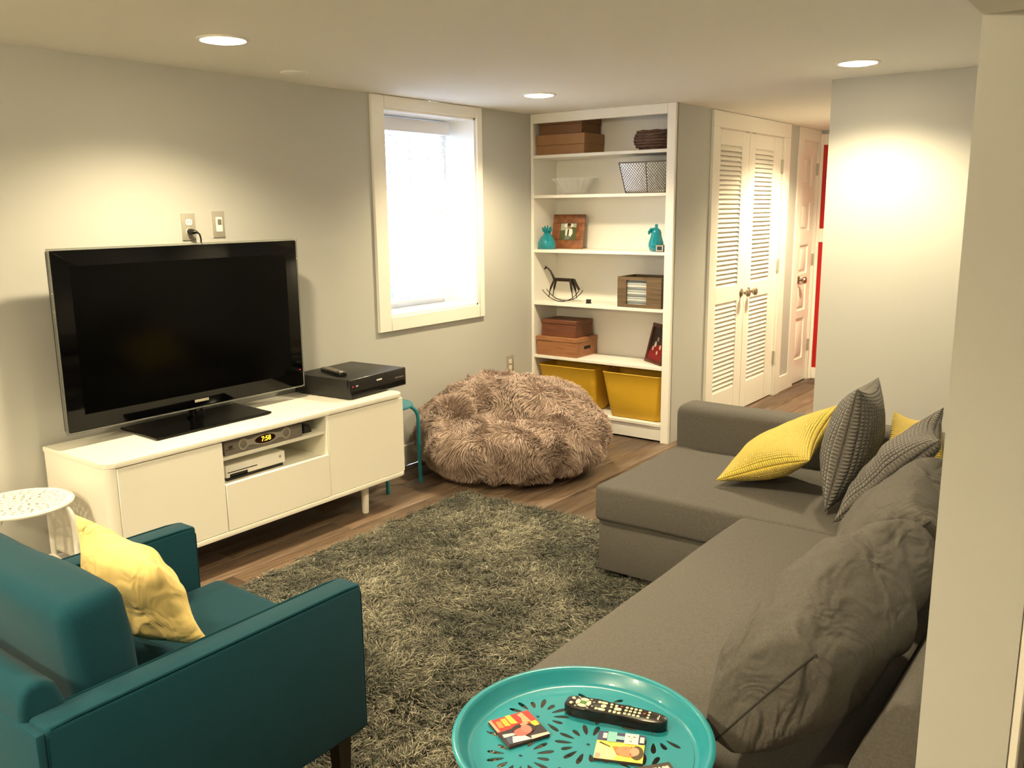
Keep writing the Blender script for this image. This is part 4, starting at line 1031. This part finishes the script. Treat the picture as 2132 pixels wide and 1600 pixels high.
# ------------------------------------------------------------------ sofa
t = sofa = thing('corner_sofa', 'charcoal grey fabric corner sofa with a chaise', 'sofa', (-0.9, 2.7, 0))
ZS = 0.42
def soft(x0, x1, y0, y1, z0, z1, r=0.03, bul=0.008, seed=1):
    b = B(); b.box(x0, x1, y0, y1, z0, z1, r, 4)
    return b
def puff(o, amp, sc=3.0):
    me = o.data
    bm = bmesh.new(); bm.from_mesh(me)
    bmesh.ops.subdivide_edges(bm, edges=[e for e in bm.edges if e.calc_length() > 0.12], cuts=6, use_grid_fill=True)
    for v in bm.verts:
        q = noise.noise(v.co * sc); v.co += v.normal * amp * q
    bm.to_mesh(me); bm.free(); me.polygons.foreach_set('use_smooth', [True] * len(me.polygons)); me.set_sharp_from_angle(angle=math.radians(50))
obj('chaise_base', B().box(-1.768, -0.30, 2.952, 3.68, 0.055, 0.272, 0.008, 2), M_GREYF, sofa)
obj('seat_base', B().box(-1.135, -0.30, 1.54, 2.95, 0.055, 0.272, 0.008, 2), M_GREYF, sofa)
o = obj('chaise_cushion', soft(-1.778, -0.40, 2.936, 3.690, 0.270, ZS, 0.022), M_GREYF, sofa); puff(o, 0.006)
o = obj('seat_cushion', soft(-1.158, -0.40, 1.525, 2.934, 0.270, ZS + 0.004, 0.030), M_GREYF, sofa); puff(o, 0.006)
prof = [(-0.40, 0.10), (-0.40, 0.42), (-0.372, 0.52), (-0.325, 0.63), (-0.312, 0.655), (-0.30, 0.665), (-0.27, 0.665), (-0.255, 0.65), (-0.252, 0.10)]
obj('backrest', B().prism(prof, 1.53, 3.69, 'y', 0.010, 2), M_GREYF, sofa, ang=50)
o = obj('arm', soft(-1.800, -0.252, 3.692, 3.872, 0.055, 0.612, 0.045), M_GREYF, sofa); puff(o, 0.004)
for (fx, fy) in ((-1.70, 3.02), (-1.70, 3.8), (-0.36, 3.8), (-0.36, 1.62), (-1.07, 1.62), (-1.07, 2.8)):
    z0 = 0.012 if (fy < 3.45 and fx > -2.9 and fx < -0.99) else 0.0
    obj('foot', B().taper((fx - 0.022, fx + 0.022, fy - 0.022, fy + 0.022), (fx - 0.03, fx + 0.03, fy - 0.03, fy + 0.03), z0, 0.058, 0.003, 1), M_BLACKM, sofa)
def seam(name, pts, m, parent, r=0.003): return obj(name, B().tube(pts, r, 6), m, parent)
# back cushions
def loose(name, label, cat, corners, thick, m, group=None, seams=False, **k):
    me = cushion(*corners, thick, **k); n = k.get('n', 26)
    c = sum((Vector(q) for q in corners), Vector()) / 4
    zmin = min(v.co.z for v in me.vertices)
    o = obj(name, me, m, None, pivot=(c.x, c.y, zmin)); tag(o, label, cat, group)
    if seams:       # the sewn edge: first sheet stores its border vertices in row order
        W = [v.co + o.location for v in me.vertices[:(n + 1) ** 2]]
        loop = [W[j * (n + 1)] for j in range(n + 1)]
        obj('seam', B().tube(loop, 0.0020, 6), M_GREYSEAM, o)
    return o
A_ = [(-0.605, 1.45, 0.512), (-0.605, 2.20, 0.512), (-0.395, 2.18, 0.768), (-0.415, 1.415, 0.768)]
oA = loose('back_cushion', 'large wrinkled charcoal back cushion nearest the teal tray table', 'cushion', A_, 0.26, M_GREYW, 'charcoal sofa back cushions', n=36, power=0.22, pinch=0.03, wr=0.016, seed=1, wrs=9, seams=True)
Bc = [(-0.625, 2.22, 0.505), (-0.66, 2.80, 0.505), (-0.455, 2.80, 0.765), (-0.40, 2.24, 0.765)]
loose('back_cushion', 'charcoal back cushion leaning behind the wrinkled near one', 'cushion', Bc, 0.24, M_GREYW, 'charcoal sofa back cushions', n=32, power=0.24, pinch=0.03, wr=0.010, seed=2, seams=True)
# throw pillows
loose('throw_pillow', 'bright yellow corduroy pillow lying on the chaise', 'pillow', [(-1.365, 3.18, 0.447), (-0.995, 3.19, 0.590), (-1.01, 3.57, 0.735), (-1.35, 3.60, 0.455)], 0.18, M_YELRIB, n=28, power=0.5, pinch=0.07, wr=0.008, seed=3)
loose('throw_pillow', 'dark grey ribbed pillow standing on edge between the two yellow ones', 'pillow', [(-0.905, 3.10, 0.432), (-0.835, 3.16, 0.890), (-0.87, 3.58, 0.86), (-0.93, 3.52, 0.44)], 0.20, M_GREYRIB, n=28, power=0.5, pinch=0.06, wr=0.005, seed=4)
loose('throw_pillow', 'yellow corduroy pillow half hidden behind the grey ribbed ones', 'pillow', [(-0.80, 3.34, 0.44), (-0.775, 3.45, 0.762), (-0.595, 3.36, 0.785), (-0.50, 3.22, 0.44)], 0.13, M_YELRIB, n=24, power=0.5, pinch=0.08, wr=0.006, seed=5)
loose('throw_pillow', 'crumpled grey ribbed pillow slumped over the far back cushion', 'pillow', [(-0.845, 2.99, 0.437), (-0.515, 2.93, 0.80), (-0.555, 3.17, 0.855), (-0.80, 3.30, 0.46)], 0.16, M_GREYRIB, n=28, power=0.5, pinch=0.07, wr=0.012, seed=6)

# ------------------------------------------------------------------ armchair
AX0, AX1, AY0, AY1 = -2.222, -1.474, 0.612, 1.362
t = ch = thing('armchair', 'teal fabric armchair with slim piped arms and dark legs', 'armchair', ((AX0 + AX1) / 2, 1.0, 0))
def arm(x0, x1, lab=None):
    o = obj('arm', B().box(x0, x1, AY0, AY1, 0.262, 0.645, 0.010, 3), M_TEALF, ch)
    for xe in (x0 + 0.004, x1 - 0.004):
        seam('piping', [(xe, AY0 + 0.004, 0.275), (xe, AY0 + 0.004, 0.62), (xe, AY0 + 0.012, 0.641), (xe, AY0 + 0.05, 0.644), (xe, AY1 - 0.05, 0.644), (xe, AY1 - 0.012, 0.641), (xe, AY1 - 0.003, 0.62), (xe, AY1 - 0.003, 0.27)], M_TEALPIPE, o, 0.0032)
arm(AX1 - 0.075, AX1); arm(AX0, AX0 + 0.075)
obj('seat_frame', B().box(AX0 + 0.07, AX1 - 0.07, AY0 + 0.03, AY1 - 0.005, 0.262, 0.33, 0.006, 2), M_TEALF, ch)
o = obj('seat_cushion', B().box(AX0 + 0.077, AX1 - 0.077, 0.72, 1.425, 0.330, 0.472, 0.028, 4), M_TEALF, ch); puff(o, 0.006)
prof = [(0.600, 0.262), (0.600, 0.66), (0.606, 0.69), (0.622, 0.705), (0.645, 0.705), (0.668, 0.69), (0.70, 0.60), (0.725, 0.31), (0.725, 0.262)]
obj('backrest', B().prism(prof, AX0 + 0.004, AX1 - 0.062, 'x', 0.012, 3), M_TEALF, ch, ang=45)
obj('back_panel', B().box(AX0 + 0.002, AX1 - 0.002, 0.596, 0.614, 0.264, 0.640, 0.006, 2), M_TEALF, ch)
# back cushion: boxy
b = B(); b.box(AX0 + 0.080, AX1 - 0.083, -0.066, 0.066, 0.0, 0.345, 0.034, 4)
b.xf(Matrix.Translation((0, 0.800, 0.475)) @ Matrix.Rotation(math.radians(6), 4, 'X'))
o = obj('back_cushion', b, M_TEALF, ch); puff(o, 0.014, 4.0)
for (lx, ly) in ((AX1 - 0.05, AY1 - 0.05), (AX0 + 0.05, AY1 - 0.05), (AX1 - 0.05, AY0 + 0.05), (AX0 + 0.05, AY0 + 0.05)):
    z0 = 0.012 if ly > RY0 else 0.0
    obj('leg', B().taper((lx - 0.013, lx + 0.013, ly - 0.013, ly + 0.013), (lx - 0.021, lx + 0.021, ly - 0.021, ly + 0.021), z0, 0.264, 0.002, 1), M_DARKW, ch)
loose('yellow_cushion', 'pale yellow crumpled cushion sitting on the teal armchair', 'cushion', [(-2.13, 1.05, 0.50), (-1.755, 1.13, 0.495), (-1.77, 1.02, 0.735), (-2.06, 0.985, 0.81)], 0.15, M_YELW, n=30, power=0.5, pinch=0.05, wr=0.013, seed=8, wrs=9)

# ------------------------------------------------------------------ tray table
tc = Vector((-0.782, 1.255, 0)); TR = 0.243; TZ = 0.540
t = tray = thing('tray_table', 'round teal metal tray table with a pierced flower pattern', 'side table', tuple(tc))
rb = 0.205
spl = [[(rb * math.cos(2 * PI * k / 96), rb * math.sin(2 * PI * k / 96)) for k in range(96)]]
cents = [(0.008, 0.009)] + [(0.008 + 0.131 * math.cos(math.radians(231 + 60 * k)), 0.009 + 0.131 * math.sin(math.radians(231 + 60 * k))) for k in range(6)] + \
        [(0.008 + 0.227 * math.cos(math.radians(201 + 60 * k)), 0.009 + 0.227 * math.sin(math.radians(201 + 60 * k))) for k in range(6)]
for ci, (cx, cy) in enumerate(cents):
    if math.hypot(cx, cy) < 0.18: spl.append([(cx + 0.0042 * math.cos(2 * PI * j / 8), cy + 0.0032 * math.sin(2 * PI * j / 8)) for j in range(8)])
    npet = 14
    for k in range(npet):
        a = 2 * PI * k / npet + ci * 0.4
        r_in, r_out = 0.030, 0.064 - (0.010 if k % 3 == 0 else 0)
        mx, my = cx + (r_in + r_out) / 2 * math.cos(a), cy + (r_in + r_out) / 2 * math.sin(a)
        if math.hypot(mx, my) > 0.172: continue
        hl, hw = (r_out - r_in) / 2, 0.0048
        spl.append([(mx + hl * math.cos(q) * math.cos(a) - hw * (1 + 0.35 * math.cos(q)) * math.sin(q) * math.sin(a), my + hl * math.cos(q) * math.sin(a) + hw * (1 + 0.35 * math.cos(q)) * math.sin(q) * math.cos(a)) for q in [2 * PI * j / 12 for j in range(12)]])
me = curve_mesh(spl, 0.0008, TZ - 0.0008); me.transform(Matrix.Translation(tc)); obj('tray_floor', me, M_TEALP, tray)
b = B(); b.lathe([(rb - 0.001, TZ - 0.0016), (rb + 0.006, TZ - 0.0012), (0.216, TZ + 0.004), (0.228, TZ + 0.022), (0.231, TZ + 0.028), (0.237, TZ + 0.030), (0.243, TZ + 0.026), (0.242, TZ + 0.022), (0.236, TZ + 0.024), (0.232, TZ + 0.022), (0.220, TZ + 0.002), (0.208, TZ - 0.0035), (rb - 0.001, TZ - 0.0032), (rb - 0.001, TZ - 0.0016)], tuple(tc), 96); obj('tray_rim', b, M_TEALP, tray, ang=60)
for k in range(4):
    a = math.radians(20 + 90 * k); d = Vector((math.cos(a), math.sin(a), 0))
    zf = 0.012
    obj('leg', B().tube([tc + d * 0.19 + Vector((0, 0, TZ - 0.010)), tc + d * 0.195 + Vector((0, 0, 0.3)), tc + d * 0.20 + Vector((0, 0, zf))], 0.008, 10), M_TEALP, tray)
for z_ in (TZ - 0.010, 0.030):
    b = B(); b.tube([tc + Vector((0.195 * math.cos(2 * PI * k / 48), 0.195 * math.sin(2 * PI * k / 48), z_)) for k in range(48)], 0.006, 8, closed=True); obj('ring_frame', b, M_TEALP, tray)

# coasters
def coaster(label, p0, pu, pv, prints, base=(226, 218, 200), txt=None):
    p0, pu, pv = Vector(p0), Vector(pu), Vector(pv)
    u = (pu - p0); v = (pv - p0); u.z = v.z = 0
    w_ = u.length; h_ = v.length; u.normalize(); v = (v - u * v.dot(u)).normalized()
    n = u.cross(v)
    if n.z < 0: n = -n
    o_ = Vector((p0.x, p0.y, TZ + 0.0004)); th = 0.006
    M = frame_matrix(o_, u, v, n)
    t = thing('coaster', label, 'coaster', tuple(o_ + u * w_ / 2 + v * h_ / 2), group=None)
    obj('board', B().box(0, w_, 0, h_, 0, th, 0.0008, 1, M=M), flat((66, 52, 40)), t)
    for i, (pts, c) in enumerate(prints):
        b = B(); b.poly([M @ Vector((q[0] * w_, q[1] * h_, th + 0.0002 + 0.00012 * i)) for q in pts]); obj('cover_print', b, flat(c), t, smooth=False)
    for (s, cx, cy, size, rot, c, bold) in (txt or []):
        b = B().merge(text_mesh(s, size * h_, 0.0002, bold), M @ Matrix.Translation((cx * w_, cy * h_, th + 0.0026)) @ Matrix.Rotation(rot, 4, 'Z'))
        obj('lettering', b, flat(c), t, smooth=False)
FULL = [(0, 0), (1, 0), (1, 1), (0, 1)]
# u along the lower edge, v up
def rc(a, b_, c, d): return [(a, c), (b_, c), (b_, d), (a, d)]
coaster('square coaster with a red and yellow cover and portrait', (-0.884, 1.164, 0), (-0.845, 1.241, 0), (-0.965, 1.208, 0),
        [(FULL, (214, 52, 48)), (rc(0, 0.07, 0.55, 1), (236, 150, 122)), ([(0, 0), (1, 0), (1, 0.46), (0.6, 0.56), (0, 0.52)], (46, 38, 46)),
         ([(0.10, 0.66), (0.22, 0.64), (0.24, 0.88), (0.13, 0.90)], (238, 136, 74)), ([(0.25, 0.66), (0.38, 0.64), (0.39, 0.94), (0.26, 0.94)], (242, 168, 66)), ([(0.41, 0.68), (0.56, 0.66), (0.53, 1.0), (0.41, 1.0)], (248, 208, 78)),
         ([(0.66, 0.62), (0.86, 0.58), (0.82, 0.98), (0.68, 0.92), (0.71, 0.78)], (238, 152, 116)), (rc(0.82, 0.97, 0.40, 0.58), (244, 196, 60)),
         ([(0.03, 0.30), (0.36, 0.28), (0.38, 0.36), (0.05, 0.42)], (176, 184, 194)), ([(0.12, 0.06), (0.56, 0.02), (0.48, 0.20), (0.22, 0.27)], (206, 214, 214)), ([(0.03, 0.05), (0.12, 0.03), (0.2, 0.26), (0.05, 0.30)], (70, 76, 100)),
         ([(0.55, 0.0), (1, 0.0), (1, 0.08), (0.6, 0.12)], (212, 180, 170)), (ell(0.56, 0.40, 0.28, 0.20), (40, 30, 28)), (ell(0.50, 0.32, 0.21, 0.14), (220, 96, 92)), (ell(0.62, 0.38, 0.12, 0.14), (230, 118, 108)), (ell(0.66, 0.55, 0.10, 0.05), (232, 140, 120))])
coaster('square coaster with a yellow cover and blue title band', (-0.741, 1.227, 0), (-0.660, 1.263, 0), (-0.778, 1.304, 0),
        [(FULL, (246, 224, 88)), (rc(0, 1, 0.65, 1), (62, 62, 98)), ([(0, 0.58), (0.1, 0.52), (0.28, 0.44), (0.42, 0.30), (0.48, 0.16), (0.36, 0.0), (0, 0.0)], (244, 216, 156)),
         ([(0.05, 0.56), (0.30, 0.43), (0.30, 0.47), (0.08, 0.60)], (70, 54, 26)), (rc(0.02, 0.13, 0.02, 0.18), (206, 150, 132)), ([(0.34, 0.48), (0.5, 0.48), (0.56, 0.18), (0.46, 0.18)], (230, 110, 58)),
         (ell(0.86, 0.33, 0.14, 0.25), (74, 60, 34)), (ell(0.66, 0.34, 0.23, 0.19), (240, 134, 92)), (ell(0.81, 0.36, 0.10, 0.15), (240, 150, 122)), (ell(0.735, 0.24, 0.02, 0.05), (208, 76, 52)), (ell(0.74, 0.50, 0.02, 0.03), (208, 76, 52)), (ell(0.62, 0.42, 0.01, 0.02), (190, 74, 44)),
         (rc(0.11, 0.20, 0.72, 0.92), (196, 200, 202)), (rc(0.21, 0.40, 0.62, 0.99), (126, 184, 182)), (rc(0.40, 0.57, 0.72, 0.86), (140, 178, 196)), (rc(0.57, 0.86, 0.60, 0.99), (248, 236, 216)), (rc(0.89, 0.98, 0.68, 0.90), (198, 200, 202)),
         (rc(0.63, 0.68, 0.86, 0.885), (96, 78, 62)), (rc(0.74, 0.80, 0.86, 0.885), (96, 78, 62)), (rc(0.69, 0.74, 0.80, 0.815), (120, 98, 80)), (rc(0.68, 0.73, 0.68, 0.71), (110, 88, 66))])
coaster('dark square coaster with white and orange lettering at the tray edge', (-0.678, 1.230, 0), (-0.612, 1.176, 0), (-0.624, 1.296, 0),
        [(FULL, (58, 50, 44)), ([(0.36, 0.50), (0.54, 0.50), (0.54, 0.66), (0.36, 0.64)], (226, 160, 84)), ([(0.35, 0.67), (0.52, 0.69), (0.50, 0.90), (0.35, 0.88)], (232, 172, 96)), ([(0.28, 0.90), (0.44, 0.92), (0.44, 0.99), (0.28, 0.98)], (226, 160, 90)),
         ([(0.56, 0.60), (0.8, 0.60), (0.8, 0.95), (0.52, 0.95)], (96, 88, 82))],
        txt=[('ELVIS', 0.22, 0.72, 0.165, PI / 2, (244, 234, 206), 0.0006)])

# big remote on the tray
t = rem = thing('remote_control', 'long black remote with cream keys lying on the teal tray', 'remote control', (-0.77, 1.36, TZ))
pa, pb = Vector((-0.872, 1.338, 0)), Vector((-0.676, 1.391, 0)); u = (pb - pa); Lr = u.length; u.normalize(); v = Vector((-u.y, u.x, 0))
Mq = frame_matrix((pa.x, pa.y, TZ + 0.0004), u, v, (0, 0, 1))
def outl(sc):
    pts = []
    prof_ = [(0.0, 0.012), (0.006, 0.020), (0.02, 0.025), (0.045, 0.0262), (0.06, 0.0225), (0.09, 0.0215), (0.14, 0.0215), (0.18, 0.0205), (0.195, 0.016), (0.203, 0.006)]
    k = Lr / 0.203
    for (x_, y_) in prof_: pts.append((x_ * k * 1, -y_ * sc))
    for (x_, y_) in prof_[::-1]: pts.append((x_ * k * 1, y_ * sc))
    return pts
b = B(); b.prism(outl(0.92), 0.0, 0.022, 'z', 0.003, 2); b.xf(Mq); obj('remote_body', b, M_BLACKS, rem)
zt = 0.0218
def keys(name, pts, m, parent=rem, lab=None):
    for q in pts:
        b = B(); b.prism(q, zt, zt + 0.0016, 'z', 0.0004, 1); b.xf(Mq); obj(name, b, m, parent)
k = Lr / 0.203
ring = []
for a0 in range(4):
    pts = []
    for j in range(8):
        a = math.radians(a0 * 90 + 45 + 6 + 78 * j / 7); pts.append((0.036 * k + 0.0155 * math.cos(a), 0.0155 * math.sin(a)))
    for j in range(7, -1, -1):
        a = math.radians(a0 * 90 + 45 + 6 + 78 * j / 7); pts.append((0.036 * k + 0.0070 * math.cos(a), 0.0070 * math.sin(a)))
    ring.append(pts)
keys('arrow_key', ring, M_CREAM)
keys('select_key', [rrect(0.010, 0.009, 0.002, 3, 0.036 * k, 0)], M_GREENK)
keys('power_key', [ell(0.013 * k, 0.010, 0.0035, 0.0035), ell(0.013 * k, -0.008, 0.0038, 0.0038)], M_CREAM)
keys('small_key', [ell((0.036 + 0.0215 * math.cos(a)) * k, 0.0195 * math.sin(a), 0.0026, 0.0018, 8) for a in [math.radians(q) for q in (125, 160, 200, 235, 55, 22, -22, -55)]], M_SILVP)
keys('wide_key', [rrect(0.014, 0.006, 0.0028, 3, 0.076 * k, 0.0125), rrect(0.015, 0.007, 0.003, 3, 0.076 * k, -0.0115), ell(0.077 * k, 0.001, 0.0055, 0.0055), rrect(0.006, 0.007, 0.0025, 3, 0.066 * k, 0.0125), rrect(0.006, 0.007, 0.0025, 3, 0.065 * k, -0.0115)], M_CREAM)
keys('menu_key', [rrect(0.006, 0.0055, 0.002, 3, 0.091 * k, 0.012), rrect(0.005, 0.005, 0.002, 3, 0.092 * k, 0.003), rrect(0.005, 0.008, 0.002, 3, 0.093 * k, -0.0115), rrect(0.006, 0.008, 0.002, 3, 0.102 * k, -0.0115), rrect(0.007, 0.006, 0.002, 3, 0.111 * k, -0.0120), rrect(0.014, 0.0085, 0.002, 3, 0.106 * k, 0.0005), rrect(0.006, 0.006, 0.002, 3, 0.101 * k, 0.0105)], M_CREAM)
keys('record_key', [rrect(0.005, 0.005, 0.002, 3, 0.111 * k, 0.0115), rrect(0.005, 0.005, 0.002, 3, 0.158 * k, 0.003)], M_REDK)
keys('number_key', [rrect(0.0062, 0.0058, 0.0024, 3, (0.122 + 0.0088 * i) * k, (0.0115, 0.0015, -0.0095)[j]) for i in range(4) for j in range(3)], M_CREAM)
keys('menu_key', [rrect(0.005, 0.005, 0.002, 3, 0.167 * k, (0.0105, 0.001, -0.0085)[j]) for j in range(3)], M_CREAM)
b = B(); b.box(0.186 * k, 0.1875 * k, -0.008, 0.008, zt, zt + 0.0006, M=Mq).box(0.184 * k, 0.185 * k, -0.006, 0.002, zt, zt + 0.0006, M=Mq); obj('maker_mark', b, flat((220, 214, 200)), rem, smooth=False)
